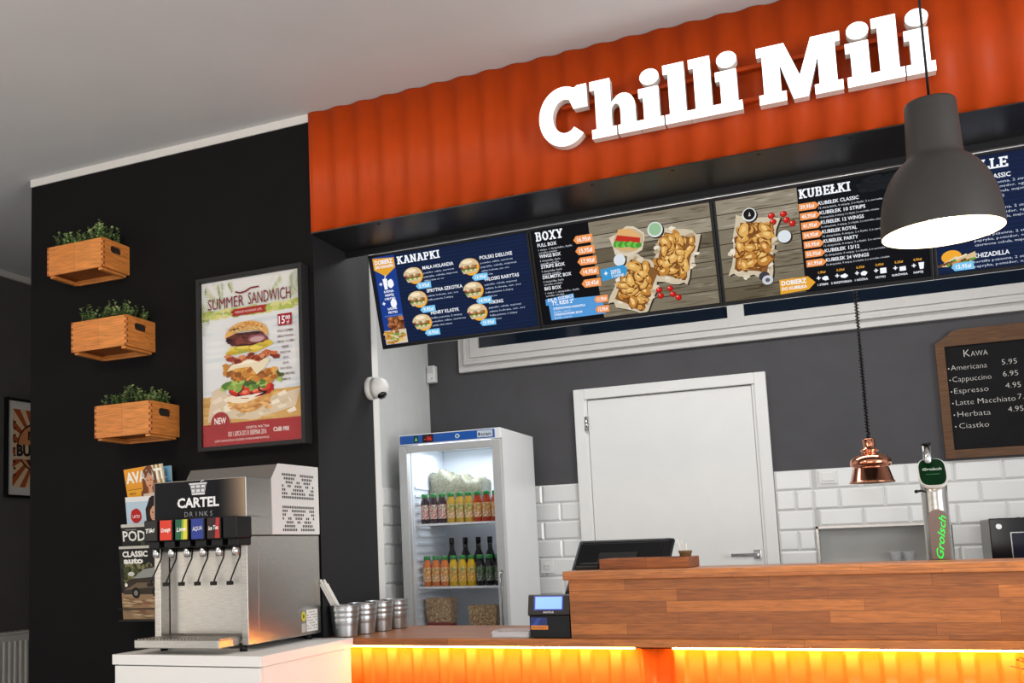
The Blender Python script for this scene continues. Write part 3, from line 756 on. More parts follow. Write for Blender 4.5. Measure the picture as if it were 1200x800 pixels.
# ------------------------------------------------------------------ drinks dispenser
dp = thing('drinks_dispenser', 'steel drinks dispenser lettered CARTEL on the white cabinet', 'drink dispenser', (-2.1, 3.23, .882))
X0, X1 = -2.295, -1.906
b = NB(); box(b, X0, X1, 3.045, 3.485, .903, 1.270, .002); box(b, X0, X0 + .027, 2.977, 3.045, .903, 1.335, .002); box(b, X1 - .027, X1, 2.977, 3.045, .903, 1.270, .002)
obj('dispenser_body', b, M_steel, dp)
b = NB(); box(b, X0 + .03, X1 - .03, 3.028, 3.044, .935, 1.226, .002); obj('splash_panel', b, M_steel, dp)
b = NB(); box(b, X0 + .029, X1 - .029, 2.985, 3.043, 1.228, 1.333, .001); obj('valve_recess', b, M_blk, dp)
b = NB(); box(b, X0, X1, 2.977, 3.142, 1.335, 1.473, .0025); box(b, X0 + .001, X1 - .0005, 3.0455, 3.485, 1.273, 1.473, .001); box(b, X1 - .026, X1, 2.978, 3.05, 1.273, 1.34, .001); upper = obj('dispenser_head', b, M_steel, dp)
A = Art((X0 + .004, 2.9762, 1.339), (1, 0, 0), (0, 0, 1), X1 - X0 - .008, .131)
N = 14
A.rect(0, 0, .70, 1, (15, 16, 22), 0)
for k in range(N):   # printed fade of the vinyl; its brown end is the steel's reflection painted in
    q = k / N; c = (15 + 150 * q, 16 + 126 * q, 22 + 96 * q); A.rect(.70 + .3 * k / N, 0, .70 + .3 * (k + 1) / N, 1, c, 0)
A.text('CARTEL', .26, .30, .24, (238, 238, 240), 2, bold=.035, width=.46)
for k, ch in enumerate('DRINKS'): A.text(ch, .36 + k * .055, .045, .13, (150, 150, 156), 2, 'c', .0)
GR = (214, 216, 220)
A.poly([(.40, .92), (.585, .92), (.565, .62), (.425, .62)], GR, 1)
for x0, y0, x1, y1 in ((.41, .80, .462, .885), (.468, .80, .518, .885), (.524, .80, .574, .885), (.418, .68, .462, .78), (.468, .68, .518, .78), (.524, .68, .566, .78)):
    A.line([(x0, y0), (x1, y0), (x1, y1), (x0, y1), (x0, y0)], .005, (60, 60, 66), 2)
A.line([(.52, .92), (.53, .985), (.56, .995)], .008, GR, 2); A.line([(.392, .925), (.593, .925)], .01, GR, 2)
A.build('printed_header', attr_mat('header_vinyl', rough=.35, spec=.15), upper)
b = NB()
hm = Matrix(((0, 0, 1, X0 + .012), (1, 0, 0, 0), (0, 1, 0, 0), (0, 0, 0, 1)))
prism(b, [(3.143, 1.474), (3.484, 1.474), (3.484, 1.531), (3.186, 1.528)], [], X1 - X0 - .014, hm); obj('hood', b, M_steel, dp)
b = NB(); prism(b, [(3.142, 1.275), (3.485, 1.275), (3.485, 1.533), (3.188, 1.530), (3.142, 1.473)], [], .004, Matrix(((0, 0, 1, X1), (1, 0, 0, 0), (0, 1, 0, 0), (0, 0, 0, 1))))
sp = obj('vent_panel', b, M_white, dp)
VP = ['########..########', '.######....######.', '..####..##..####..', '#..##..####..##..#', '##....######....##', '###..########..###', '##################']
for blk, y0 in ((VP, .86), (VP[::-1], .40)):
    A = Art((X1 + .0042, 3.142, 1.275), (0, 1, 0), (0, 0, 1), .343, .258)
    for r_, row in enumerate(blk):
        for c_, ch in enumerate(row):
            if ch == '#':
                x = .20 + c_ * .0385; y = y0 - r_ * .0535
                A.rect(x, y - .034, x + .026, y, (34, 32, 32), 1)
    tag(A.build('vent_slots', M_print, sp), 'dark ventilation slots')
VN = [('Tiki', (20, 20, 22), None), ('Orange', (214, 54, 32), None), ('Lime', (20, 92, 60), (222, 206, 60)), ('AQUA', (34, 54, 140), None), ('Ice Tea', (44, 18, 20), (178, 40, 36)), (None, (24, 24, 26), None)]
for k, (nm, c1, c2) in enumerate(VN):
    x = -2.246 + k * .0655
    b = NB(); box(b, x - .029, x + .029, 2.893, 2.985, 1.262, 1.336, .005); box(b, x - .022, x + .022, 2.91, 2.99, 1.238, 1.264, .004); vv = obj('dispensing_valve', b, M_blk, dp)
    if nm:
        A = Art((x - .0245, 2.8922, 1.265), (1, 0, 0), (0, 0, 1), .049, .068)
        A.rect(0, 0, 1, 1, c1, 0)
        if c2: A.poly([(.62, 0), (1, 0), (1, 1), (.72, 1)], c2, 1)
        if nm == 'Lime': A.poly([(.45, 0), (.62, 0), (.72, 1), (.55, 1)], (126, 170, 60), 1)
        A.text(nm, .5, .42, .2, (245, 245, 240), 3, 'c', .0 if nm == 'AQUA' else .02, width=.8, shear=.25, rot=5)
        A.build('flavour_label', attr_mat('flavour_print', rough=.3), vv)
    b = NB(); lathe(b, [(.013, .034), (.0135, .012), (.010, 0)], 14, (x, 2.925, 1.205)); obj('nozzle', b, M_steel2, vv)
    b = NB(); tube(b, [(x, 2.955, 1.236), (x - .001, 2.952, 1.20), (x - .006, 2.935, 1.17), (x - .012, 2.918, 1.135), (x - .014, 2.912, 1.12)], .0028, 6); box(b, x - .025, x - .005, 2.903, 2.918, 1.108, 1.121, .002); obj('push_lever', b, M_blk, vv)
b = NB(); box(b, -2.285, -1.94, 2.85, 2.975, .903, .931, .003)
for k in range(24):
    x = -2.275 + k * .0142; box(b, x, x + .006, 2.858, 2.97, .931, .9335)
obj('drip_tray', b, M_steel, dp)
for x in (X0 + .03, X1 - .03):
    for y in (2.99, 3.44):
        b = NB(); lathe(b, [(.014, .0004), (.012, .0212)], 12, (x, y, .882)); obj('rubber_foot', b, M_blk, dp)
A = Art((X1 + .0006, 3.335, .915), (0, 1, 0), (0, 0, 1), .125, .08)
A.rect(.30, 0, .98, 1, (226, 226, 222), 0); A.ell(.13, .72, .13, .22, (206, 200, 60), 0); A.ell(.13, .72, .05, .1, (70, 80, 40), 1); A.rect(0, .0, .26, .4, (180, 178, 172), 0)
for r_ in range(7):
    for c_ in range(5):
        if (r_ * 5 + c_ * 3) % 4: A.rect(.34 + c_ * .125, .86 - r_ * .125, .34 + c_ * .125 + .085, .90 - r_ * .125, (120, 120, 124), 1)
obj_l = A.build('rating_plate', M_print, dp)

# ------------------------------------------------------------------ metal buckets with paper-wrapped straws
def bucket(name, label, x, y):
    t = thing(name, label, 'bucket', (x, y, ZC), 'zinc buckets in a row on the counter')
    b = NB()
    pr = [(.0, .003), (.043, .003), (.045, 0)]
    for k in range(13):
        z = .004 + k * .0094; r_ = .045 + .0125 * z / .117
        pr.append((r_ + (.0012 if k in (5, 6, 8, 10) else 0), z)); pr.append((r_ + (.0012 if k in (5, 6, 8, 10) else 0), z + .004))
    pr += [(.0585, .118), (.0595, .1195), (.0585, .121), (.0565, .12)]
    pr += [(.0555, .112), (.045, .01), (0, .008)]
    lathe(b, pr, 32, cap0=False, cap1=False)
    obj('bucket_wall', b, M_zinc, t, world=False)
    return t
LB = ['zinc bucket nearest the drinks dispenser, full of paper-wrapped straws', 'zinc bucket directly behind the one holding the straws', 'third zinc bucket counting from the drinks dispenser', 'farthest zinc bucket, nearest the glass-door fridge']
for k in range(4): bucket('zinc_bucket', LB[k], -1.8425 + .011 * k, 3.562 + .135 * k)
M_paper = mat('white_paper', (236, 234, 228), .8, noise=.03)
rr = random.Random(5)
for k in range(9):
    b = NB(); i, j = k % 3, k // 3
    p0 = Vector((-1.851 + .011 * i, 3.588 + .007 * j, ZC + .014))
    p1 = p0 + Vector((-.055, -.100, .190)) * (1.0 + .045 * ((i * 2 + j) % 3))
    d = (p1 - p0).normalized(); s_ = d.cross(Vector((0, 1, .2))).normalized(); n_ = d.cross(s_)
    Mt = Matrix.Identity(4)
    for q in range(3): Mt[q][0] = s_[q]; Mt[q][1] = n_[q]; Mt[q][2] = d[q]; Mt[q][3] = p0[q]
    box(b, -.0042, .0042, -.002, .002, 0, (p1 - p0).length, .001, M=Mt)
    o = obj('wrapped_straw', b, M_paper); tag(o, 'white paper-wrapped straw leaning in the bucket nearest the dispenser', 'straw', 'paper-wrapped straws in the nearest bucket')

# ------------------------------------------------------------------ magazines in a wall rack
rk = thing('magazine_rack', 'dark wall rack holding the magazines left of the drinks dispenser', 'magazine rack', (-2.68, 3.48, .95))
b = NB(); box(b, -2.79, -2.56, 3.484, 3.4985, .95, 1.50, .002); obj('back_panel', b, M_blk, rk)
for k in range(4):
    z = (.955, 1.057, 1.165, 1.278)[k]; yy = (3.376, 3.397, 3.417, 3.436)[k]
    b = NB(); box(b, -2.785, -2.565, yy + .0, 3.484, z, z + .005); obj('pocket_floor', b, M_blkmatte, rk)
    b = NB(); tube(b, [(-2.788, 3.484, z + .05), (-2.788, yy, z + .05), (-2.562, yy, z + .05), (-2.562, 3.484, z + .05)], .0025, 6); obj('pocket_wire', b, M_blkmatte, rk)
def magazine(label, x, zb, yb, yt, w, h, art, tilt=0.0):
    t = thing('magazine', label, 'magazine', (x + w / 2, yb, zb), 'magazines in the wall rack')
    V = Vector((0, yt - yb, h)).normalized(); U = Vector((1, 0, 0)); Nn = U.cross(V)
    U2 = U * math.cos(tilt) + V * math.sin(tilt); V2 = V * math.cos(tilt) - U * math.sin(tilt)
    O = Vector((x, yb, zb))
    Mx = Matrix(((U2[0], V2[0], Nn[0], O[0]), (U2[1], V2[1], Nn[1], O[1]), (U2[2], V2[2], Nn[2], O[2]), (0, 0, 0, 1)))
    b = NB(); box(b, 0, w, 0, h, -.005, 0, .0008, M=Mx); obj('magazine_pages', b, M_paper, t)
    A = Art(Mx @ Vector((0, 0, .0004)), U2, V2, w, h); art(A); A.build('front_cover', attr_mat('cover_print', rough=.4, spec=.2), t)
SK = (214, 158, 124)
def woman(A, x, y, s, hair):
    a = A.W / A.H
    A.blob(x, y - .02, .17 * s, .30 * s * a * 1.2, hair, 2, .08); A.blob(x - .02, y - .2 * s, .2 * s, .25 * s, hair, 2.2, .12)
    A.ell(x, y + .02 * s, .085 * s, .125 * s * a, SK, 3); A.poly([(x - .04 * s, y - .05 * s), (x + .04 * s, y - .05 * s), (x + .05 * s, y - .2 * s), (x - .06 * s, y - .2 * s)], SK, 2.5)
    for dx in (-.035, .035): A.ell(x + dx * s, y + .035 * s, .014 * s, .008 * s, (40, 26, 22), 4, 8)
    A.ell(x, y - .03 * s, .026 * s, .010 * s, (176, 60, 56), 4, 10); A.line([(x, y + .03 * s), (x + .008 * s, y)], .006 * s, (190, 132, 100), 4)
    A.poly([(x - .1 * s, y + .06 * s), (x - .07 * s, y + .14 * s), (x + .02 * s, y + .15 * s), (x - .05 * s, y + .08 * s)], hair, 5)
def cover_av(A):
    A.rect(0, 0, 1, 1, (232, 158, 50), 0); A.rect(.55, .55, 1, 1, (208, 190, 150), .5)
    for k in range(7): A.poly([(.62 + .05 * k, 1), (.66 + .05 * k, 1), (.60 + .07 * k, .6), (.57 + .07 * k, .6)], [(236, 222, 190), (150, 120, 80)][k % 2], 1)
    A.text('AVANTI', .03, .80, .14, (246, 244, 236), 2, bold=.04, width=.94)
    woman(A, .62, .76, 1.15, (120, 66, 36)); A.poly([(.42, .62), (.82, .62), (.9, .3), (.4, .3)], (222, 206, 190), 2.8)
    A.rect(.05, .42, .38, .70, (236, 170, 44), 1.5); A.line([(.05, .7), (.4, .7)], .01, (50, 40, 20), 2)
    for k in range(4): A.text(('MODA', 'styl i uroda', 'PRZEPISY', 'na lato')[k], .08, .63 - k * .055, .03, (52, 36, 20), 3, bold=.01, width=(.16, .22, .24, .15)[k])
def cover_blue(A):
    A.rect(0, 0, 1, 1, (70, 140, 184), 0); A.rect(.0, .8, 1, 1, (122, 178, 210), .5); A.text('STYL', .45, .84, .1, (240, 244, 246), 2, bold=.03, width=.45)
    woman(A, .55, .55, 1.4, (60, 40, 30))
def cover_w(A):
    A.rect(0, 0, 1, 1, (190, 212, 230), 0); A.rect(0, .93, 1, 1, (236, 238, 240), .5)
    A.blob(.25, .73, .14, .105, (190, 30, 34), 2, .05); A.text('LATO', .25, .70, .04, (250, 240, 236), 3, 'c', .02, width=.18)
    woman(A, .72, .72, 1.3, (38, 22, 20)); A.poly([(.5, .5), (1, .5), (1, .2), (.44, .2)], (34, 30, 36), 2.6)
    A.line([(.1, .60), (.5, .60)], .008, (24, 40, 72), 3)
    for k in range(3): A.text(('Sny', 'TWÓJ CZAS', 'wakacji')[k], .14, .53 - k * .055, .035, (26, 60, 120), 3, bold=.02, width=(.13, .3, .22)[k])
def cover_pod(A):
    A.rect(0, 0, 1, 1, (34, 34, 34), 0); A.rect(0, .955, 1, 1, (206, 204, 198), .5)
    A.text('POD', .03, .76, .14, (238, 238, 234), 2, bold=.02, width=.56)
    A.text('wyprawy', .1, .915, .02, (200, 196, 190), 2, width=.28); A.text('2016', .6, .915, .022, (200, 60, 50), 2, width=.2)
    r = random.Random(3)
    for k in range(60): A.blob(r.uniform(.04, .96), r.uniform(.05, .7), .06, .05, r.choice([(52, 58, 44), (40, 44, 36), (66, 74, 50), (84, 90, 70)]), 1 + .01 * k, .4, 8)
def cover_auto(A):
    A.rect(0, 0, 1, 1, (30, 30, 28), 0); r = random.Random(8)
    for k in range(120): A.blob(r.uniform(.02, .98), r.uniform(.5, .74), .05, .04, r.choice([(70, 76, 40), (104, 104, 60), (44, 50, 30), (128, 124, 84)]), 1 + .005 * k, .4, 8)
    A.rect(0, 0, 1, .36, (150, 122, 92), 2)
    for k in range(40): A.blob(r.uniform(.05, .95), r.uniform(.02, .34), .12, .014, r.choice([(172, 144, 110), (126, 100, 74), (190, 164, 130), (140, 84, 60)]), 2.1 + .01 * k, .3, 8)
    A.poly([(.06, .34), (.06, .46), (.2, .54), (.45, .58), (.6, .70), (.98, .74), (.98, .34)], (58, 50, 42), 4)
    A.poly([(.3, .56), (.58, .68), (.94, .71), (.94, .58), (.45, .56)], (150, 152, 146), 5); A.poly([(.08, .40), (.4, .5), (.96, .5), (.96, .44), (.4, .42)], (112, 96, 76), 5)
    A.ell(.36, .36, .10, .075, (18, 18, 18), 6); A.ell(.36, .36, .05, .038, (130, 126, 120), 7); A.ell(.86, .37, .10, .075, (18, 18, 18), 6); A.ell(.86, .37, .05, .038, (130, 126, 120), 7)
    A.ell(.13, .47, .035, .026, (240, 236, 220), 6); A.ell(.27, .62, .08, .03, (210, 212, 204), 4)
    A.rect(0, .965, 1, 1, (196, 194, 188), 3)
    A.text('CLASSIC', .08, .855, .072, (240, 240, 236), 4, bold=.045, width=.62); A.text('auto', .10, .765, .075, (240, 240, 236), 4, bold=.05, width=.48)
magazine('blue magazine leaning behind the orange one at the top of the rack', -2.767, 1.285, 3.468, 3.452, .20, .295, cover_blue, .02)
magazine('orange magazine with long-haired woman, topmost in the wall rack', -2.765, 1.285, 3.452, 3.412, .20, .295, cover_av, .07)
magazine('pale blue magazine with dark-haired woman and red spot', -2.768, 1.172, 3.434, 3.40, .20, .29, cover_w)
magazine('dark grey magazine lettered POD below the pale blue one', -2.778, 1.064, 3.413, 3.385, .205, .285, cover_pod)
magazine('classic car magazine at the bottom front of the wall rack', -2.775, .962, 3.395, 3.368, .205, .297, cover_auto)

# ------------------------------------------------------------------ wooden crates with plants on the black wall
def crate_and_plant(label, plabel, xr, y0, zt, w, h, seed):
    d = 3.499 - y0; xl = xr - w; zb = zt - h; th = .010
    t = thing('wooden_crate', label, 'crate', (xr - w / 2, 3.499, zb), 'wooden crates in a rising row on the black wall')
    b = NB(); box(b, xl, xr, y0, y0 + th, zb, zt, .0012); obj('front_panel', b, M_crate, t)
    b = NB(); box(b, xl, xr, 3.489, 3.499, zb, zt, .0012); obj('back_panel', b, M_crate, t)
    def side(x):
        bb = NB()
        cy, cz, hw, hh = y0 + d / 2, zb + h * .70, d * .22, h * .12
        hole = [(cy + sgn * (hw - hh) + hh * math.cos(R(a)), cz + hh * math.sin(R(a))) for sgn, a0 in ((1, -90), (-1, 90)) for a in range(a0, a0 + 181, 20)]
        prism(bb, [(y0 + th, zb), (3.489, zb), (3.489, zt), (y0 + th, zt)], [hole], th, Matrix(((0, 0, 1, x), (1, 0, 0, 0), (0, 1, 0, 0), (0, 0, 0, 1))))
        return bb
    obj('side_panel', side(xr - th), M_crate_side, t); obj('side_panel', side(xl), M_crate_side, t)
    nj = 11; hj = h / nj
    for xx in (xr - .0095, xl + .0005):                       # finger joints at the two front corners
        b = NB()
        for k in range(0, nj, 2):
            box(b, xx, xx + .009, y0 - .0007, y0 + th + .0004, zb + k * hj, zb + (k + 1) * hj)
        if xx > xl + .1:
            for k in range(1, nj, 2): box(b, xr - .004, xr + .0007, y0 + .001, y0 + th + .001, zb + k * hj, zb + (k + 1) * hj)
        obj('finger_joint', b, M_crate_dark, t)
    b = NB(); box(b, xl + th, xr - th, y0 + th, 3.489, zb + .012, zb + .018); obj('bottom_panel', b, M_crate_dark, t)
    for xa in (xl + .012, xr - .032):
        b = NB(); box(b, xa, xa + .02, y0 + .008, 3.49, zb - .010, zb, .0012); obj('runner', b, M_crate, t)
    b = NB(); box(b, xl + .03, xr - .03, 3.485, 3.497, zb - .010, zb - .0005, .001); obj('rear_runner', b, M_crate, t)
    p = thing('leafy_plant', plabel, 'plant', (xr - w / 2, y0 + d / 2, zb + .02), 'leafy plants in the wooden crates')
    b = NB(); box(b, xl + .012, xr - .012, y0 + .012, 3.487, zb + .019, zt - .014, .003); obj('soil', b, M_soil, p)
    r = random.Random(seed); bl = NB(); bs = NB()
    for k in range(80):
        sx, sy = r.uniform(xl + .02, xr - .02), r.uniform(y0 + .02, 3.47)
        q = (sx - xl) / w
        hh = .045 + .042 * r.random() + .012 * math.sin(q * 9 + seed)
        tx, ty = sx + r.uniform(-.028, .028), sy + r.uniform(-.03, .02)
        ty = min(ty, 3.485)
        z0 = zt - .016
        pts = [(sx, sy, z0), (sx + (tx - sx) * .4, sy + (ty - sy) * .4, z0 + hh * .55), (tx, ty, z0 + hh)]
        tube(bs, pts, [.0014, .0011, .0007], 4)
        for j in range(13):
            f = .25 + .75 * (j / 12); c = Vector(pts[0]).lerp(Vector(pts[2]), f)
            an = r.uniform(0, 6.28); el = r.uniform(.1, .9); L_ = r.uniform(.010, .0165)
            dv = Vector((math.cos(an) * math.cos(el), math.sin(an) * math.cos(el), math.sin(el)))
            sd = dv.cross(Vector((0, 0, 1))).normalized() * L_ * .42; up = sd.cross(dv).normalized() * L_ * .1
            tip = c + dv * L_
            if tip.y > 3.497: continue
            v = [bl.verts.new(c), bl.verts.new(c + dv * L_ * .5 + sd + up), bl.verts.new(tip), bl.verts.new(c + dv * L_ * .5 - sd + up)]
            fa = bl.faces.new(v); fa.material_index = 1 if r.random() < .22 + .3 * (f > .8) else 0
    obj('foliage', bl, [M_leaf, M_leaf2], p, smooth='keep'); obj('stems', bs, M_stem, p)
crate_and_plant('topmost of the three wooden crates on the black wall', 'leafy plant in the topmost crate', -2.817, 3.325, 2.562, .307, .127, 1)
crate_and_plant('middle of the three wooden crates on the black wall', 'leafy plant in the middle crate', -2.682, 3.307, 2.207, .291, .129, 2)
crate_and_plant('lowest of the three wooden crates, above the magazines', 'leafy plant in the lowest crate', -2.561, 3.305, 1.838, .286, .134, 3)

# ------------------------------------------------------------------ framed burger poster on the black wall
ps = thing('framed_poster', 'black framed SUMMER SANDWICH poster with tall burger on the black wall', 'poster', (-2.2, 3.499, 1.62))
PX0, PX1, PZ0, PZ1, PY = -2.43, -1.929, 1.628, 2.345, 3.44
b = NB()
for bx in ((PX0, PX0 + .017, PZ0, PZ1), (PX1 - .017, PX1, PZ0, PZ1), (PX0 + .017, PX1 - .017, PZ0, PZ0 + .017), (PX0 + .017, PX1 - .017, PZ1 - .017, PZ1)): box(b, bx[0], bx[1], PY, 3.499, bx[2], bx[3], .0015)
obj('poster_frame', b, M_blkmatte, ps)
b = NB(); box(b, PX0 + .012, PX1 - .012, PY + .02, 3.495, PZ0 + .012, PZ1 - .012); obj('backing_board', b, M_blkmatte, ps)
def poster(A):
    r = random.Random(12); a = A.W / A.H
    A.rect(0, 0, 1, 1, (222, 224, 226), 0)
    for k in range(10): A.rect(0, .79 + .021 * k, 1, .79 + .021 * (k + 1), (206 + 2.2 * k, 212 + 1.4 * k, 206 + 2 * k), .5)
    for k in range(90):      # misty green shore
        x = r.uniform(0, 1); A.blob(x, .785 + .02 * x * 0 + r.uniform(-.012, .03), .05, .012, r.choice([(196, 204, 120), (176, 186, 96), (214, 208, 140), (160, 178, 92)]), 1 + .01 * k, .3, 9)
    for k in range(40): A.blob(r.uniform(0, 1), r.uniform(.3, .75), .12, .012, r.choice([(214, 220, 224), (228, 230, 230), (206, 214, 220)]), .6 + .005 * k, .3, 9)
    def frond(x, y, ang, ln, n_, c):
        ex, ey = x + ln * math.cos(ang), y + ln * math.sin(ang) * a
        for k in range(n_):
            f = k / n_; px, py = x + (ex - x) * f, y + (ey - y) * f
            for sg_ in (1, -1):
                an = ang + sg_ * R(55) ; l = ln * .42 * (1 - .6 * f)
                A.poly([(px, py), (px + l * .5 * math.cos(an) + .005, py + l * .5 * math.sin(an) * a), (px + l * math.cos(an + .1), py + l * math.sin(an + .1) * a), (px + l * .5 * math.cos(an) - .006, py + l * .5 * math.sin(an) * a)], r.choice(c), 3 + .01 * k)
    for x, y, an, ln in ((-.02, .97, -1.2, .34), (.06, 1.0, -.9, .26), (.2, 1.0, -1.5, .14), (.3, 1.0, -1.3, .1), (-.02, .88, -1.5, .3)):
        frond(x, min(y, .985), an, ln, 13, [(136, 150, 92), (172, 180, 118), (108, 128, 84), (196, 198, 140)])
    for x, y, an, ln in ((.98, .98, -2.0, .24), (.8, .985, -2.2, .2), (.95, .985, -1.6, .2)):
        frond(x, y, an, ln, 13, [(170, 182, 130), (196, 204, 156), (146, 164, 116)])
    # table and paper
    A.poly([(0, .10), (1, .10), (1, .31), (0, .30)], (206, 160, 88), 2)
    for k in range(60): x = r.uniform(0, .9); A.blob(x, r.uniform(.12, .29), .07, .006, r.choice([(222, 182, 110), (186, 136, 66), (196, 148, 78), (232, 196, 130)]), 2.1 + .01 * k, .3, 8)
    A.poly([(.05, .15), (.10, .33), (.2, .36), (.28, .28), (.7, .27), (.98, .30), (.93, .20), (.72, .17), (.5, .145), (.3, .16)], (214, 196, 170), 4)
    for k in range(26): A.poly([(x0 := r.uniform(.08, .85), y0 := r.uniform(.17, .28)), (x0 + .08, y0 + .02), (x0 + .1, y0 - .004), (x0 + .03, y0 - .016)], r.choice([(228, 214, 192), (194, 172, 142), (206, 186, 158), (236, 226, 208)]), 4.2 + .02 * k)
    # burger, bottom to top
    A.poly([(.25, .262), (.3, .225), (.42, .183), (.55, .195), (.68, .245), (.725, .305), (.7, .325), (.45, .26)], (206, 150, 78), 6)
    A.poly([(.28, .24), (.42, .192), (.55, .205), (.66, .25), (.6, .24), (.42, .205)], (178, 116, 52), 6.3)
    A.poly([(.25, .27), (.3, .30), (.5, .32), (.7, .325), (.62, .28), (.44, .245), (.32, .25)], (236, 222, 196), 6.6)
    for k in range(26): A.blob(r.uniform(.28, .7), r.uniform(.2, .26), .03, .008, r.choice([(218, 166, 96), (192, 130, 62), (226, 180, 112)]), 6.35 + .005 * k, .3, 8)
    for x, y in ((.37, .322), (.45, .305), (.63, .318), (.56, .31)):
        A.blob(x, y, .095, .036, (176, 32, 22), 7, .08); A.blob(x - .01, y + .008, .07, .024, (214, 62, 40), 7.2, .1); A.blob(x - .02, y + .004, .03, .010, (236, 130, 96), 7.4, .2)
    A.poly([(.3, .285), (.5, .27), (.62, .295), (.5, .29)], (238, 232, 220), 7.6)
    for k in range(50):
        x = r.uniform(.22, .80); A.blob(x, .352 + r.uniform(-.028, .03) + .03 * (x > .65), .035, .014, r.choice([(88, 128, 48), (128, 164, 70), (66, 96, 40), (168, 190, 100)]), 8 + .01 * k, .4, 9)
    for k in range(70):
        x = r.uniform(.24, .74); y = .415 - .10 * (x - .5) + r.uniform(-.036, .034)
        A.blob(x, y, .034, .017, r.choice([(196, 132, 52), (168, 100, 36), (222, 166, 84), (138, 80, 30), (208, 148, 64)]), 9 + .01 * k, .35, 9)
    A.poly([(.26, .44), (.30, .475), (.46, .50), (.7, .49), (.64, .44), (.56, .405), (.5, .455), (.36, .455)], (232, 220, 190), 10)
    A.poly([(.30, .47), (.46, .495), (.68, .486), (.5, .475)], (244, 236, 214), 10.3)
    for k in range(60):
        x = r.uniform(.23, .76); A.blob(x, .512 + .012 * math.sin(x * 30) + r.uniform(-.012, .014), .03, .011, r.choice([(150, 60, 36), (192, 104, 66), (122, 44, 28), (214, 140, 96)]), 11 + .01 * k, .35, 9)
    A.poly([(.25, .555), (.34, .585), (.7, .60), (.735, .575), (.62, .55), (.55, .535), (.48, .55), (.36, .535)], (214, 186, 70), 12)
    for k in range(14): A.blob(r.uniform(.3, .62), r.uniform(.545, .58), .06, .010, r.choice([(232, 208, 96), (196, 164, 52), (170, 170, 70)]), 12.1 + .01 * k, .3, 9)
    A.poly([(.255, .645), (.27, .61), (.36, .585), (.52, .58), (.66, .60), (.675, .62), (.6, .66), (.3, .665)], (74, 38, 34), 13)
    for k in range(30): A.blob(r.uniform(.29, .64), r.uniform(.60, .645), .04, .012, r.choice([(104, 56, 46), (56, 28, 26), (128, 66, 56), (92, 40, 44)]), 13.1 + .01 * k, .35, 9)
    A.ell(.57, .617, .09, .024, (150, 92, 104), 13.6); A.ell(.57, .614, .07, .016, (198, 160, 162), 13.7)
    A.poly([(.245, .64)] + [(.465 + .215 * math.cos(R(t_)), .648 + .082 * math.sin(R(t_))) for t_ in range(180, -1, -10)] + [(.68, .625), (.6, .665), (.4, .672)], (220, 170, 98), 14)
    A.poly([(.30, .69)] + [(.465 + .17 * math.cos(R(t_)), .668 + .055 * math.sin(R(t_))) for t_ in range(170, 9, -10)] + [(.5, .70)], (206, 142, 66), 14.2)
    for k in range(120):
        t_ = r.uniform(.15, 3.0); d_ = r.uniform(.3, 1); A.ell(.465 + .19 * d_ * math.cos(t_), .66 + .066 * d_ * math.sin(t_), .006, .003, r.choice([(244, 222, 176), (236, 206, 150), (186, 124, 60)]), 14.4, 7)
    # lettering
    DR = (128, 34, 40)
    A.line([(.36, .915), (.41, .903), (.46, .908), (.52, .925), (.60, .925)], .014, DR, 15)
    A.text('SUMMER', .075, .825, .065, DR, 15, bold=.0, width=.37); A.text('SANDWICH', .49, .827, .07, DR, 15, bold=.0, width=.42)
    A.poly([(.31, .795), (.345, .810), (.67, .812), (.65, .79), (.665, .77), (.32, .768), (.335, .78)], (168, 40, 38), 15); A.text('WEEKEND KULINARNY LATA', .49, .782, .014, (240, 220, 210), 16, 'c', .0, width=.27)
    A.rect(.78, .672, .915, .742, (158, 32, 38), 15); A.text('15', .79, .683, .045, WHT, 16, bold=.02, width=.06); A.text('00', .855, .705, .022, WHT, 16, bold=.02); A.text('zł', .865, .68, .02, WHT, 16)
    for k, w_ in enumerate(('BUŁKA Z SEZAMEM', 'GRILLOWANA', 'CEBULA, OGÓREK', 'SEREK', 'BECZONA', 'CEBULA', 'SAŁATA', 'SEROWY DRESSING', 'TORTILLA/MAJONEZ', 'POMIDOR')):
        A.text(w_, .848, .635 - k * .0315, .013, (110, 52, 52), 15, 'c', .01, width=(.15, .16, .17, .07, .10, .06, .06, .11, .17, .09)[k], res=1)
    A.rect(0, 0, 1, .135, (158, 18, 28), 15); A.ell(.187, .14, .096, .066, (152, 16, 28), 15.2)
    A.text('NEW', .187, .135, .036, (245, 236, 230), 16, 'c', .02, width=.12)
    A.text('OFERTA WAŻNA', .56, .092, .014, (240, 226, 220), 16, 'c'); A.text('OD 1 LIPCA DO 31 SIERPNIA 2016', .455, .055, .028, (245, 236, 230), 16, 'c', .0, width=.38); A.text('ILOŚĆ OGRANICZONA. SZCZEGÓŁY W REGULAMINIE PROMOCJI', .40, .028, .011, (240, 226, 220), 16, 'c', width=.54)
    A.text('Chilli Mili', .79, .062, .024, (245, 236, 230), 16, 'c', .02, width=.15)
A = Art((PX0 + .015, PY + .019, PZ0 + .015), (1, 0, 0), (0, 0, 1), PX1 - PX0 - .03, PZ1 - PZ0 - .03, step=.0004); poster(A); A.build('poster_print', M_gloss_print, ps)
b = NB(); box(b, PX0 + .016, PX1 - .016, PY + .0085, PY + .0105, PZ0 + .016, PZ1 - .016); obj('poster_glass', b, M_glass, ps)

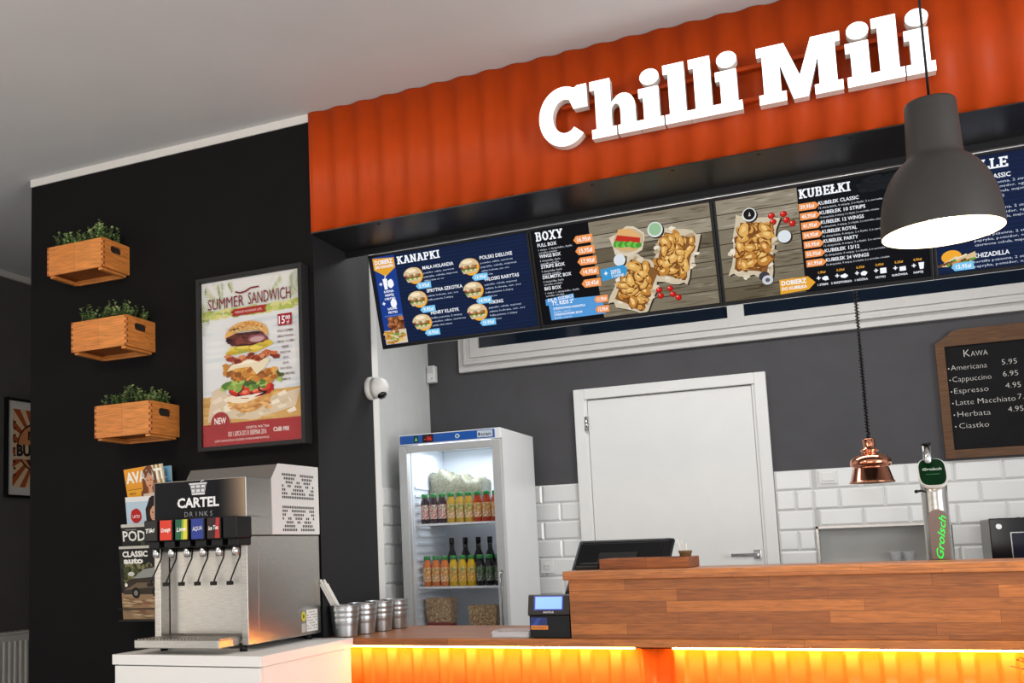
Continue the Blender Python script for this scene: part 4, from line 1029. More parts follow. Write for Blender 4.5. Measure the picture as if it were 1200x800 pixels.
# retro burger picture on the left wall
pc = thing('framed_picture', 'white framed retro BURGER picture on the dark left wall', 'picture', (-4.62, 4.83, 1.6))
b = NB(); y0, y1, z0, z1 = 4.562, 5.10, 1.60, 2.20
for q in ((y0, y0 + .014, z0, z1), (y1 - .014, y1, z0, z1), (y0 + .014, y1 - .014, z0, z0 + .014), (y0 + .014, y1 - .014, z1 - .014, z1)): box(b, -4.619, -4.594, q[0], q[1], q[2], q[3], .001)
obj('picture_frame', b, M_blk, pc)
b = NB(); box(b, -4.619, -4.606, y0 + .01, y1 - .01, z0 + .01, z1 - .01); obj('backing_board', b, M_blkmatte, pc)
A = Art((-4.6055, y0 + .014, z0 + .014), (0, 1, 0), (0, 0, 1), y1 - y0 - .028, z1 - z0 - .028)
A.rect(0, 0, 1, 1, (224, 222, 218), 0); A.rect(.085, .085, .915, .915, (236, 204, 166), 1)
for k in range(0, 40, 2):
    a0, a1 = R(k * 9), R(k * 9 + 9); pts = [(.5, .5)]
    for a_ in (a0, a1):
        q = .414 / max(abs(math.cos(a_)), abs(math.sin(a_))); pts.append((.5 + q * math.cos(a_), .5 + q * math.sin(a_)))
    A.poly(pts, (176, 84, 44), 2)
A.ell(.5, .52, .345, .27, (58, 40, 32), 3, 32); A.ell(.5, .52, .325, .25, (226, 150, 100), 4, 32)
A.poly([(.13, .38), (.13, .53), (.87, .56), (.87, .41)], (236, 210, 176), 5); A.text('BURGER', .15, .42, .11, (46, 34, 30), 6, bold=.05, width=.7, rot=2); A.text('BEST', .5, .60, .085, (70, 38, 26), 6, 'c', .04, width=.34)
A.poly([(.3, .38), (.7, .40), (.62, .30), (.38, .29)], (70, 44, 34), 5)
for k in range(9): A.rect(.1, .2 + .07 * k, .135, .225 + .07 * k, (70, 44, 34), 5)
A.build('picture_print', M_print, pc)

# radiator on the left wall
rd = thing('radiator', 'white fluted panel radiator on the left wall', 'radiator', (-4.6, 4.0, .2))
b = NB(); box(b, -4.60, -4.52, 3.2, 4.70, .2, .80, .006)
for k in range(34):
    y = 3.24 + k * .0425; box(b, -4.522, -4.512, y, y + .022, .24, .76, .004)
box(b, -4.615, -4.515, 3.19, 4.71, .80, .812, .003)
obj('radiator_panel', b, M_trim, rd)
b = NB()
for k in range(32): box(b, -4.59, -4.53, 3.23 + k * .0455, 3.255 + k * .0455, .812, .8135)
obj('top_grille', b, mat('grille_shadow_grey', (120, 118, 114), .7, noise=.05), rd)

# ------------------------------------------------------------------ glass-door fridge with bottles
fr = thing('glass_door_fridge', 'white glass-door fridge with blue top strip, stocked with bottles', 'fridge', (-2.036, 5.54, 0))
FX0, FX1, FY0, FY1, FZ = -2.336, -1.736, 5.24, 5.84, 1.845
M_fr = mat('white_enamel', (236, 237, 238), .3, noise=.02, nscale=6)
M_fri = mat('fridge_liner', (226, 232, 240), .5, noise=.03, nscale=6)
b = NB()
box(b, FX0, FX0 + .045, FY0 + .03, FY1, 0.03, FZ, .003); box(b, FX1 - .045, FX1, FY0 + .03, FY1, .03, FZ, .003)
box(b, FX0 + .045, FX1 - .045, FY1 - .05, FY1, .03, FZ); box(b, FX0 + .045, FX1 - .045, FY0 + .03, FY1 - .05, 1.79, FZ); box(b, FX0 + .045, FX1 - .045, FY0 + .03, FY1 - .05, .03, .16)
obj('fridge_cabinet', b, M_fr, fr)
b = NB(); box(b, FX0 + .0455, FX1 - .0455, FY1 - .056, FY1 - .051, .165, 1.788); box(b, FX0 + .046, FX0 + .050, FY0 + .05, FY1 - .057, .165, 1.788); box(b, FX1 - .050, FX1 - .046, FY0 + .05, FY1 - .057, .165, 1.788); obj('inner_liner', b, M_fri, fr)
b = NB()
for k in range(26):
    for xx in (FX0 + .050, FX1 - .056): box(b, xx, xx + .006, FY0 + .08, FY1 - .1, .42 + .045 * k, .435 + .045 * k, .002)
tag(obj('shelf_ribs', b, M_fri, fr), kind='stuff')
b = NB(); box(b, FX0, FX1, FY0, FY0 + .032, 1.787, FZ, .003); hd = obj('header_panel', b, M_fr, fr)
A = Art((FX0 + .006, FY0 - .0006, 1.793), (1, 0, 0), (0, 0, 1), .588, .047)
A.rect(.0, 0, .955, 1, (36, 92, 178), 0); A.rect(.145, .1, .19, .9, (16, 60, 36), 1); A.poly([(.155, .3), (.17, .75), (.182, .3)], (150, 236, 160), 2)
A.rect(.235, .02, .345, .98, (40, 14, 18), 1)
for k, ch in enumerate('-06'): A.text(ch, .252 + .027 * k, .24, .5, (248, 60, 46), 2, bold=.02)
A.ell(.587, .5, .022, .26, (216, 230, 244), 1, 14); A.ell(.587, .5, .012, .14, (36, 92, 178), 2, 12); A.rect(.587, .42, .612, .58, (216, 230, 244), 2)
A.rect(.785, .12, .935, .9, (206, 214, 222), 1); A.ell(.803, .5, .010, .2, (40, 60, 90), 2, 10); A.text('scan', .82, .32, .36, (60, 76, 96), 2, bold=.02, width=.1)
A.build('control_strip', M_lcd if False else attr_mat('control_print', rough=.3), hd)
M_alu = mat('fridge_door_profile', (206, 206, 206), .35, metal=.3, noise=.03, nscale=10)
dz0, dz1 = .12, 1.782
b = NB(); g = .049
box(b, FX0, FX0 + g, FY0 - .012, FY0 + .028, dz0, dz1, .003); box(b, FX1 - g, FX1, FY0 - .012, FY0 + .028, dz0, dz1, .003)
box(b, FX0 + g, FX1 - g, FY0 - .012, FY0 + .028, dz1 - .04, dz1, .003); box(b, FX0 + g, FX1 - g, FY0 - .012, FY0 + .028, dz0, dz0 + .07, .003)
door = obj('fridge_door', b, M_alu, fr)
b = NB(); box(b, FX0 + g - .004, FX1 - g + .004, FY0 + .003, FY0 + .008, dz0 + .06, dz1 - .036); obj('door_glass', b, M_glass, door)
b = NB(); tube(b, [(FX1 - .024, FY0 - .012, 1.075), (FX1 - .024, FY0 - .035, 1.065), (FX1 - .024, FY0 - .035, .72), (FX1 - .024, FY0 - .012, .71)], .008, 8); obj('door_handle', b, M_steel2, door)
for z in (1.340, .992, .70):
    b = NB(); xa, xb, ya, yb = FX0 + .052, FX1 - .052, FY0 + .075, FY1 - .075
    box(b, xa, xb, ya, ya + .008, z - .006, z + .006, .002); box(b, xa, xb, yb - .008, yb, z - .004, z + .004)
    for k in range(26):
        x = xa + .004 + (xb - xa - .008) * k / 25; box(b, x - .0015, x + .0015, ya + .008, yb - .008, z, z + .003)
    obj('wire_shelf', b, M_fr, fr)
b = NB(); box(b, FX0 + .09, FX1 - .09, FY0 + .06, FY0 + .085, 1.765, 1.785); obj('light_tube', b, emis('fridge_light', (226, 236, 255), 5), fr)
fl = bpy.data.lights.new('fridge_light', 'AREA'); fl.shape = 'RECTANGLE'; fl.size = .4; fl.size_y = .3; fl.energy = 2.6; fl.color = (.86, .92, 1)
flo = bpy.data.objects.new('fridge_light', fl); col.objects.link(flo); flo.location = (-2.036, 5.5, 1.76)

def label_mat(name, c1, c2, c3, c4=(70, 130, 60)):
    mm = bpy.data.materials.new(name); mm.use_nodes = True; nt = mm.node_tree; b_ = nt.nodes['Principled BSDF']
    tc = nt.nodes.new('ShaderNodeTexCoord'); v = nt.nodes.new('ShaderNodeTexNoise'); v.inputs['Scale'].default_value = 75; v.inputs['Detail'].default_value = 2
    nt.links.new(tc.outputs['Object'], v.inputs['Vector']); cr = nt.nodes.new('ShaderNodeValToRGB'); cr.color_ramp.interpolation = 'CONSTANT'
    e = cr.color_ramp.elements; e[0].position = 0; e[0].color = lin(c1); e[1].position = .44; e[1].color = lin(c2)
    q = e.new(.53); q.color = lin(c3); q = e.new(.62); q.color = lin(c4)
    nt.links.new(v.outputs['Fac'], cr.inputs[0]); nt.links.new(cr.outputs[0], b_.inputs['Base Color']); b_.inputs['Roughness'].default_value = .4
    return mm
M_cap = mat('green_cap', (40, 140, 62), .4, noise=.05)
KINDS = {
 'berry': (mat('berry_juice', (58, 30, 44), .12, noise=.1), label_mat('berry_label', (226, 206, 196), (178, 40, 60), (236, 226, 214)), 'dark berry'),
 'apple': (mat('apple_juice', (206, 166, 60), .12, noise=.1), label_mat('apple_label', (226, 216, 180), (214, 130, 80), (170, 190, 90)), 'golden apple'),
 'red': (mat('red_juice', (186, 62, 26), .12, noise=.1), label_mat('red_label', (226, 216, 190), (206, 110, 50), (232, 190, 110)), 'red orange'),
 'orange': (mat('orange_juice', (224, 124, 56), .12, noise=.1), label_mat('orange_label', (236, 220, 180), (226, 130, 60), (240, 190, 110)), 'orange'),
 'multi': (mat('multi_juice', (226, 184, 40), .12, noise=.1), label_mat('multi_label', (240, 214, 90), (226, 120, 60), (200, 206, 110)), 'yellow'),
 'currant': (mat('currant_juice', (30, 22, 30), .12, noise=.1), label_mat('currant_label', (150, 160, 140), (48, 40, 44), (84, 110, 76)), 'black currant'),
}
def juice(kind, label, x, y, z):
    body, lab, nm = KINDS[kind]
    key = 'juice_' + kind
    if key in PROTO:
        o = copy_tree(PROTO[key]); o.location = (x, y, z)
    else:
        o = thing('juice_bottle', '', 'bottle', (x, y, z), 'juice bottles on the fridge shelves'); PROTO[key] = o
        b = NB(); lathe(b, [(.0, .0), (.021, .0), (.0245, .004), (.0248, .045), (.0248, .108), (.023, .122), (.017, .138), (.0155, .150)], 20, cap0=False); obj('bottle_body', b, body, o, world=False)
        b = NB(); lathe(b, [(.0252, .026), (.0254, .028), (.0254, .103), (.0252, .105)], 20, cap0=False, cap1=False); obj('bottle_label', b, lab, o, world=False)
        b = NB(); lathe(b, [(.0175, .146), (.0185, .148), (.0185, .163), (.0165, .168)], 18); obj('bottle_cap', b, M_cap, o, world=False)
    o['label'] = label
PROTO = {}
POS = ['first from the left', 'second from the left', 'third from the left']
PLC = {0: ['leftmost', 'second', 'third'], 1: ['leftmost', 'middle', 'rightmost']}
for row, (z, kinds) in enumerate(((1.3462, ('berry', 'apple', 'red')), (.9982, ('orange', 'multi', 'currant')))):
    for k in range(9):
        kd = kinds[k // 3]
        juice(kd, '%s of the three %s juice bottles on the %s fridge shelf' % (('leftmost', 'middle', 'rightmost')[k % 3], KINDS[kd][2], ('upper', 'lower')[row]), -2.2395 + .0525 * k, 5.352, z)
M_darkglass = mat('dark_bottle_glass', (26, 24, 24), .12, noise=.1)
pb = None
for k, x in enumerate((-2.184, -2.10, -2.02, -1.95, -1.877)):
    if pb is None:
        o = pb = thing('dark_bottle', '', 'bottle', (x, 5.60, .9962), 'dark bottles behind the juices')
        b = NB(); lathe(b, [(.0, 0), (.026, 0), (.029, .004), (.029, .15), (.024, .175), (.014, .20), (.0125, .25)], 20, cap0=False); obj('bottle_body', b, M_darkglass, o, world=False)
        b = NB(); lathe(b, [(.0145, .236), (.0145, .268), (.013, .27)], 16); obj('bottle_cap', b, M_blk, o, world=False)
        b = NB(); lathe(b, [(.0293, .05), (.0293, .12)], 20, cap0=False, cap1=False); obj('bottle_label', b, mat('dark_label', (96, 92, 88), .6, noise=.2), o, world=False)
    else:
        o = copy_tree(pb); o.location = (x, 5.60, .9962)
    o['label'] = '%s tall dark bottle behind the juices on the lower fridge shelf' % ('leftmost', 'second', 'middle', 'fourth', 'rightmost')[k]
# bag of shredded salad
bg = thing('salad_bag', 'puffy bag of shredded salad behind the upper row of juice bottles', 'bag', (-2.12, 5.6, 1.345))
b = NB(); t_ = bmesh.new(); bmesh.ops.create_cube(t_, size=1); bmesh.ops.subdivide_edges(t_, edges=list(t_.edges), cuts=9, use_grid_fill=True)
rq = random.Random(2)
for v in t_.verts:
    x, y, z = v.co
    top = (.305 - .07 * (x + .5) + .018 * math.sin(x * 17) + .01 * math.sin(x * 41 + y * 9)) if z > .3 else .305 - .07 * (x + .5)
    rnd = 1 - .35 * max(0, abs(z) * 2 - .7) * (1 if z > 0 else .2)
    v.co = Vector((-2.112 + x * .322 * (1 - .06 * abs(z)), 5.60 + y * .17 * rnd + .006 * math.sin(x * 30 + z * 14), 1.349 + (z + .5) * top))
    v.co += Vector((rq.uniform(-.003, .003), rq.uniform(-.004, .004), rq.uniform(-.004, .004) if z > -.49 else 0))
for f in t_.faces: f.smooth = True
join(b, t_); M_salad = label_mat('shredded_salad', (126, 126, 104), (150, 148, 128), (138, 138, 114), (108, 112, 88))
obj('bag_body', b, M_salad, bg)
# newspaper-print paper boxes
M_news = label_mat('newspaper_print_paper', (226, 204, 160), (150, 108, 74), (214, 190, 146), (168, 60, 44))
M_redbase = mat('red_card', (150, 50, 50), .7, noise=.1)
def fry_box(label, x, y, z, w, h, base):
    t = thing('paper_box', label, 'box', (x, y, z), 'newsprint paper boxes on the bottom fridge shelf')
    b = NB(); r0, r1, d = w * .40, w * .5, .055
    A0 = [(-r0, -d * .8), (r0, -d * .8), (r0, d * .8), (-r0, d * .8)]; A1 = [(-r1, -d), (r1, -d), (r1, d), (-r1, d)]
    va = [b.verts.new((p, q, 0)) for p, q in A0]; vb = [b.verts.new((p, q, h)) for p, q in A1]; vc = [b.verts.new((p * .98, q * .96, h)) for p, q in A1]; vd = [b.verts.new((p * .97, q * .95, .004)) for p, q in A0]
    b.faces.new(va[::-1]); b.faces.new(vd)
    for i in range(4):
        j = (i + 1) % 4; b.faces.new((va[i], va[j], vb[j], vb[i])); b.faces.new((vb[i], vb[j], vc[j], vc[i])); b.faces.new((vc[i], vc[j], vd[j], vd[i]))
    obj('box_walls', b, M_news, t, world=False)
    if base:
        b = NB(); box(b, -r0 - .006, r0 + .006, -d * .8 - .006, d * .8 + .006, -.0, h * .42, .002); obj('red_sleeve', b, M_redbase, t, world=False)
fry_box('newsprint paper box with red base on the left of the bottom fridge shelf', -2.19, 5.42, .7035, .155, .228, True)
fry_box('lower newsprint paper box on the right of the bottom fridge shelf', -1.93, 5.42, .7035, .165, .185, False)

# ------------------------------------------------------------------ things on the counter and bar
# fiscal printer with lit display
fp = thing('receipt_printer', 'black receipt printer with a lit blue display beside the raised bar', 'printer', (-1.022, 3.57, ZC))
b = NB()
pm = Matrix(((0, 0, 1, -1.094), (1, 0, 0, 3.527), (0, 1, 0, ZC), (0, 0, 0, 1)))
prism(b, [(0, .003), (.0, .077), (.012, .079), (.10, .079), (.10, .003)], [], .143, pm); obj('printer_body', b, M_blk, fp)
b = NB()
prism(b, [(-.004, .078), (-.008, .082), (.010, .146), (.018, .150), (.10, .125), (.10, .078)], [], .149, Matrix(((0, 0, 1, -1.097), (1, 0, 0, 3.527), (0, 1, 0, ZC), (0, 0, 0, 1)))); top = obj('display_head', b, M_blk, fp)
V = Vector((0, .018, .064)).normalized()
A = Art(Vector((-1.094, 3.527 - .0088, ZC + .083)) + V * .0, (1, 0, 0), V, .143, .066)
A.rect(.13, .22, .86, .98, (30, 50, 190), 0); A.rect(.165, .28, .83, .93, (150, 204, 255), 1); A.build('lit_display', M_lcd, top)
A = Art(Vector((-1.094, 3.527 - .0090, ZC + .083)), (1, 0, 0), V, .143, .066); A.text('NOVITUS', .5, .06, .09, (214, 216, 220), 1, 'c', .02, width=.26); A.build('printed_name', M_print, top)
A = Art((-1.094, 3.5265, ZC + .003), (1, 0, 0), (0, 0, 1), .143, .074)
A.rect(.02, .48, .44, .92, (34, 50, 110), 0); A.poly([(.05, .55), (.2, .9), (.3, .9), (.18, .55)], (52, 74, 150), 1); A.rect(.03, .36, .46, .55, (214, 130, 50), 1); A.text('POSNET', .06, .41, .09, (60, 44, 40), 2, width=.36); A.build('sticker', M_print, fp)
for q in (-1.085, -.96):
    b = NB(); box(b, q, q + .012, 3.535, 3.55, ZC, ZC + .003); obj('foot', b, M_blkmatte, fp)
# clear tray
ty = thing('clear_tray', 'shallow clear plastic tray on the low counter beside the receipt printer', 'tray', (-1.17, 3.58, ZC))
b = NB(); x0, x1, y0, y1 = -1.238, -1.102, 3.535, 3.63
box(b, x0, x1, y0, y1, ZC, ZC + .003); box(b, x0, x1, y0, y0 + .003, ZC + .003, ZC + .019); box(b, x0, x1, y1 - .003, y1, ZC + .003, ZC + .026); box(b, x0, x0 + .003, y0 + .003, y1 - .003, ZC + .003, ZC + .024); box(b, x1 - .003, x1, y0 + .003, y1 - .003, ZC + .003, ZC + .024)
box(b, x0 - .004, x1 + .004, y0 - .004, y0, ZC + .017, ZC + .02)
obj('tray_shell', b, glass('frosted_plastic', (250, 250, 252), .12, milk=.35), ty)

# till monitor, seen from behind, standing on the low counter
tm = thing('till_monitor', 'black till monitor seen from behind above the raised bar', 'monitor', (-.80, 3.93, ZC))
TL, TR, BL = Vector((-1.0486, 4.1035, 1.2182)), Vector((-.658, 3.9986, 1.2182)), Vector((-1.087, 3.959, 1.004))
U = (TR - TL); wM = U.length; U.normalize(); V = (TL - BL); V -= U * V.dot(U); hM = V.length; V.normalize(); Nn = U.cross(V)
O = TL - V * hM
Mm = Matrix(((U[0], V[0], Nn[0], O[0]), (U[1], V[1], Nn[1], O[1]), (U[2], V[2], Nn[2], O[2]), (0, 0, 0, 1)))
b = NB(); t_ = bmesh.new(); bmesh.ops.create_cube(t_, size=1)
for v in t_.verts:
    fz = v.co.z > 0; ins = .028 if fz else 0
    v.co = Vector(((v.co.x + .5) * wM + (-ins if v.co.x > 0 else ins), (v.co.y + .5) * hM + (-ins if v.co.y > 0 else ins), -.004 + (.022 if fz else 0)))
bmesh.ops.bevel(t_, geom=list(t_.edges), offset=.005, segments=2, affect='EDGES'); join(b, t_, M=Mm)
obj('monitor_back', b, M_blk, tm)
b = NB(); box(b, 0, wM, 0, hM, -.022, -.004, .006, M=Mm); obj('screen_bezel', b, M_blkgloss, tm)
b = NB(); box(b, wM * .3, wM * .7, hM * .25, hM * .7, .018, .022, .002, M=Mm); obj('vesa_plate', b, M_blkmatte, tm)
b = NB(); box(b, -.92, -.74, 3.93, 4.09, ZC, ZC + .016, .004); tube(b, [(-.82, 4.0, ZC + .012), (-.83, 4.03, ZC + .12), (-.84, 4.04, ZC + .23)], [.022, .02, .018], 12); obj('monitor_stand', b, M_blk, tm)

wb = thing('wooden_box', 'low wooden box lying on the raised bar in front of the till monitor', 'box', (-.69, 3.7, 1.111))
bx0, bx1, by0, by1, z0, z1 = -.852, -.548, 3.595, 3.84, 1.1112, 1.1475
b = NB(); box(b, bx0, bx1, by0, by0 + .012, z0, z1, .002); obj('front_board', b, M_box_wood, wb)
b = NB(); box(b, bx0, bx1, by1 - .012, by1, z0, z1, .002); obj('back_board', b, M_box_wood, wb)
for q in (bx0, bx1 - .012):
    b = NB(); box(b, q, q + .012, by0 + .012, by1 - .012, z0, z1, .002); obj('side_board', b, M_box_wood, wb)
b = NB(); box(b, bx0 + .012, bx1 - .012, by0 + .012, by1 - .012, z0, z0 + .006); obj('bottom_board', b, M_box_wood, wb)
jr = thing('small_pot', 'small brown pot holding white sticks in the wooden box', 'pot', (-.567 - .02, 3.79, z0 + .006))
b = NB(); lathe(b, [(0, 0), (.017, 0), (.019, .002), (.0205, .04), (.0235, .042), (.0235, .050), (.021, .0505), (.018, .045), (.016, .004), (0, .003)], 20, cap0=False, cap1=False); obj('pot_wall', b, mat('brown_rattan', (128, 96, 58), .7, noise=.3, nscale=120), jr, world=False)
for k, (dx, dy, lz) in enumerate(((-.014, .0, .092), (-.004, .004, .088), (.008, -.004, .075))):
    b = NB(); px, py, pz = jr.location; tube(b, [(px + dx * .1 + .004 * k - .004, py + dy * .3, pz + .006), (px + dx + .004 * k - .012, py + dy, pz + lz)], .0028, 6)
    tag(obj('white_stick', b, M_paper), 'thin white stick standing in the small brown pot', 'stick', 'white sticks in the small brown pot')
cr = thing('card_reader', 'small black card reader on the raised bar left of the wooden box', 'card reader', (-.91, 3.68, 1.1108))
b = NB(); box(b, -.95, -.868, 3.64, 3.72, 1.1108, 1.124, .004); box(b, -.94, -.872, 3.66, 3.73, 1.124, 1.134, .003); obj('reader_body', b, M_blkmatte, cr)

# beer tap tower
tp = thing('beer_tap', 'steel beer tap tower with green badge and glowing green script', 'beer tap', (.225, 4.0, ZC))
b = NB()
lathe(b, [(.055, 0), (.055, .012), (.046, .02)], 28, (.226, 4.0, ZC)); obj('tap_base', b, M_steel2, tp)
b = NB(); t_ = bmesh.new(); n_ = 28; rings = []
for z, sl in ((ZC + .018, 0), (1.2, 0), (1.335, 0), (1.352, 1)):
    ring = []
    for k in range(n_):
        a_ = 2 * math.pi * k / n_; x, y = .226 + .041 * math.cos(a_), 4.0 + .05 * math.sin(a_)
        ring.append(t_.verts.new((x, y, z + sl * ((y - 3.95) * .95))))
    rings.append(ring)
for a_, c_ in zip(rings, rings[1:]):
    for k in range(n_): f = t_.faces.new((a_[k], a_[(k + 1) % n_], c_[(k + 1) % n_], c_[k])); f.smooth = True
t_.faces.new(rings[-1]); t_.faces.new(rings[0][::-1]); join(b, t_); obj('tap_column', b, M_steel, tp)
# sloping oval badge on top of the column
bu = Vector((1, 0, 0)); bv = Vector((0, .1, .095)).normalized(); bn = bu.cross(bv); bc = Vector((.226, 4.0, 1.3995))
def badge(rx, ry, d0, d1, mt, name):
    bb = NB(); pts = []
    for k in range(32):
        a_ = 2 * math.pi * k / 32; c_, s_ = math.cos(a_), math.sin(a_)
        pts.append((rx * math.copysign(abs(c_) ** .6, c_), ry * math.copysign(abs(s_) ** .6, s_)))
    prism(bb, pts, [], d1 - d0, Matrix(((bu[0], bv[0], bn[0], bc[0] + bn[0] * d0), (bu[1], bv[1], bn[1], bc[1] + bn[1] * d0), (bu[2], bv[2], bn[2], bc[2] + bn[2] * d0), (0, 0, 0, 1))))
    return obj(name, bb, mt, tp)
badge(.0445, .073, 0, .010, M_white, 'badge_rim'); badge(.0405, .068, .010, .013, mat('green_badge', (4, 48, 20), .08, noise=.25, nscale=18), 'green_badge')
A = Art(bc + bn * .0134 - bu * .035 - bv * .04, bu, bv, .07, .08); A.text('Grolsch', .5, .58, .16, (196, 206, 196), 1, 'c', .03, width=.85, shear=.2); A.rect(.2, .3, .8, .34, (20, 110, 50), 1); A.build('badge_lettering', M_print, tp)
b = NB(); tube(b, [(.219, 4.045, 1.40), (.217, 4.03, 1.505)], .0145, 16); tube(b, [(.217, 4.03, 1.505), (.2167, 4.029, 1.512)], .0155, 16, 1); obj('tap_lever', b, [M_steel2, M_blk], tp)
b = NB(); tube(b, [(.19, 3.985, 1.345), (.170, 3.96, 1.342)], .004, 8); lathe(b, [(.003, -.006), (.007, 0), (.003, .006)], 10, (.170, 3.96, 1.342)); obj('side_knob', b, M_blk, tp)
A = Art((.198, 3.9478, 1.11), (1, 0, 0), (0, 0, 1), .056, .17)
A.poly([(.0, 0), (1, 0), (1, .85)] + [(.5 + .5 * math.cos(R(t_)), .85 + .14 * math.sin(R(t_))) for t_ in range(10, 171, 16)] + [(0, .85)], (126, 108, 102), 0); A.build('oval_plate', M_print, tp)
A = Art((.205, 3.9470, 1.105), (1, 0, 0), (0, 0, 1), .044, .17); A.text('Grolsch', .60, .04, .125, (40, 255, 70), 2, bold=.008, shear=.4, rot=82, width=3.3); A.build('glowing_script', M_neon, tp)
b = NB(); tube(b, [(.262, 4.02, ZC + .02), (.262, 4.02, 1.225)], .010, 12); obj('drain_pipe', b, M_steel, tp)

# coffee machine and its worktop at the back wall
bw = thing('back_worktop', 'white worktop along the tiled back wall under the coffee machine', 'worktop', (1.2, 5.7, .0))
b = NB(); box(b, .34, 2.6, 5.35, 5.925, .86, .90, .003); obj('worktop_board', b, M_white, bw)
b = NB(); box(b, .36, 2.6, 5.38, 5.925, .0, .86); obj('cupboard_front', b, M_white, bw)
cm = thing('coffee_machine', 'black and grey coffee machine on the worktop by the back wall', 'coffee machine', (.72, 5.65, .90))
b = NB(); box(b, .517, .92, 5.47, 5.86, .92, 1.253, .006); obj('machine_body', b, mat('grey_plastic', (120, 118, 112), .4, noise=.06), cm)
b = NB(); box(b, .517, .92, 5.45, 5.472, .93, 1.255, .004); fpn = obj('front_panel', b, M_blkgloss, cm)
b = NB(); lathe(b, [(.013, 0), (.015, .004), (.012, .012)], 18, M=Matrix(((1, 0, 0, .554), (0, 0, -1, 5.4505), (0, 1, 0, 1.217), (0, 0, 0, 1)))); obj('chrome_dial', b, M_steel2, fpn)
b = NB()
for q in ((.597, .601, 1.0, 1.19), (.84, .844, 1.0, 1.19), (.601, .84, 1.186, 1.19), (.601, .84, 1.0, 1.004)): box(b, q[0], q[1], 5.4465, 5.4502, q[2], q[3])
obj('display_trim', b, M_steel2, fpn)
b = NB(); box(b, .602, .839, 5.4475, 5.4500, 1.005, 1.185); obj('display_glass', b, mat('display_dark', (26, 30, 46), .08, noise=.05), fpn)
for q in (.63, .66):
    b = NB(); box(b, q, q + .012, 5.46, 5.5, 1.255, 1.259, .001); obj('top_button', b, M_steel2, cm)
for q in (.54, .88):
    b = NB(); box(b, q, q + .03, 5.5, 5.8, .90, .921); obj('foot', b, M_blk, cm)
# clear containers on the recess ledge
for k, x in enumerate((.135, .195)):
    t = thing('clear_cup', ('left one of two clear plastic tubs in the wall recess', 'right one of two clear plastic tubs in the wall recess')[k], 'tub', (x, 5.99, 1.06), 'clear plastic tubs in the wall recess')
    b = NB(); lathe(b, [(.0, .0), (.022, .0), (.0275, .045), (.029, .046), (.029, .048), (.027, .048), (.0265, .046), (.021, .003), (0, .003)], 20, cap0=False, cap1=False); obj('tub_wall', b, glass('tub_plastic', (250, 250, 252), .1, milk=.3), t, world=False)

# ------------------------------------------------------------------ lamps
lp = thing('pendant_lamp', 'large dark grey bell-shaped pendant lamp in front of the menu screens', 'pendant lamp', (.239, 2.9, 1.955))
b = NB(); pr = [(.1405, 0), (.1408, .004), (.1402, .03), (.1375, .06), (.1325, .09), (.1245, .118), (.112, .146), (.098, .168), (.083, .184), (.072, .193), (.0665, .199), (.0650, .208), (.0635, .25), (.0605, .338), (.058, .345), (.0, .346)]
lathe(b, pr + [], 48, cap0=False, cap1=False)
inner = [(.1395, 0), (.1388, .03), (.136, .06), (.131, .089), (.123, .117), (.1105, .144), (.0965, .166), (.0785, .18), (.064, .188), (.0, .19)]
obj('lamp_shade', b, M_lampgrey, lp, world=False)
b = NB(); lathe(b, inner, 48, cap0=False, cap1=False); obj('white_inside', b, M_lampin, lp, world=False)
b = NB(); lathe(b, [(.0, .03), (.028, .038), (.042, .065), (.042, .085), (.026, .12), (.018, .15), (.018, .19)], 24, cap0=False, cap1=False); tag(obj('light_bulb', b, M_bulb, lp, world=False), 'glowing warm bulb')
b = NB(); tube(b, [(0, 0, .345), (0, 0, CZ - 1.955)], .0032, 8); obj('cable', b, M_blk, lp, world=False)
pl = bpy.data.lights.new('pendant_light', 'SPOT'); pl.energy = 26; pl.color = (1, .86, .66); pl.spot_size = R(125); pl.spot_blend = .6; pl.shadow_soft_size = .05
po = bpy.data.objects.new('pendant_light', pl); col.objects.link(po); po.location = (.239, 2.9, 1.965)

hl = thing('heat_lamp', 'small copper heat lamp on a coiled black cord near the chalkboard', 'heat lamp', (.0425, 4.6, 1.409))
b = NB(); lathe(b, [(.0845, 0), (.0865, .002), (.0845, .005), (.080, .010), (.066, .060), (.064, .063), (.0745, .068), (.0775, .080), (.075, .094), (.062, .108), (.044, .116), (.030, .120), (.028, .126), (.034, .130), (.0345, .134), (.024, .140), (.022, .150), (.0235, .176), (.0215, .179), (0, .179)], 40, cap0=False, cap1=False); obj('copper_shade', b, M_copper, hl, world=False)
b = NB(); lathe(b, [(.0825, .002), (.078, .010), (.064, .060), (.05, .075), (.0, .08)], 40, cap0=False, cap1=False); obj('shade_inside', b, mat('warm_reflector', (226, 200, 170), .3, metal=.8, noise=.04), hl, world=False)
b = NB(); tube(b, [(0, 0, .178), (0, 0, .205)], .0075, 8); tube(b, [(0, 0, .20), (0, 0, CZ - 1.409)], .0035, 6)
pts = []
for k in range(600): z = .205 + k * .0019; a_ = k * .9; rr_ = .0078 if z < .55 or z > .66 else .006; pts.append((rr_ * math.cos(a_), rr_ * math.sin(a_), z))
tube(b, pts, .0022, 5); obj('coiled_cord', b, M_blk, hl, world=False)

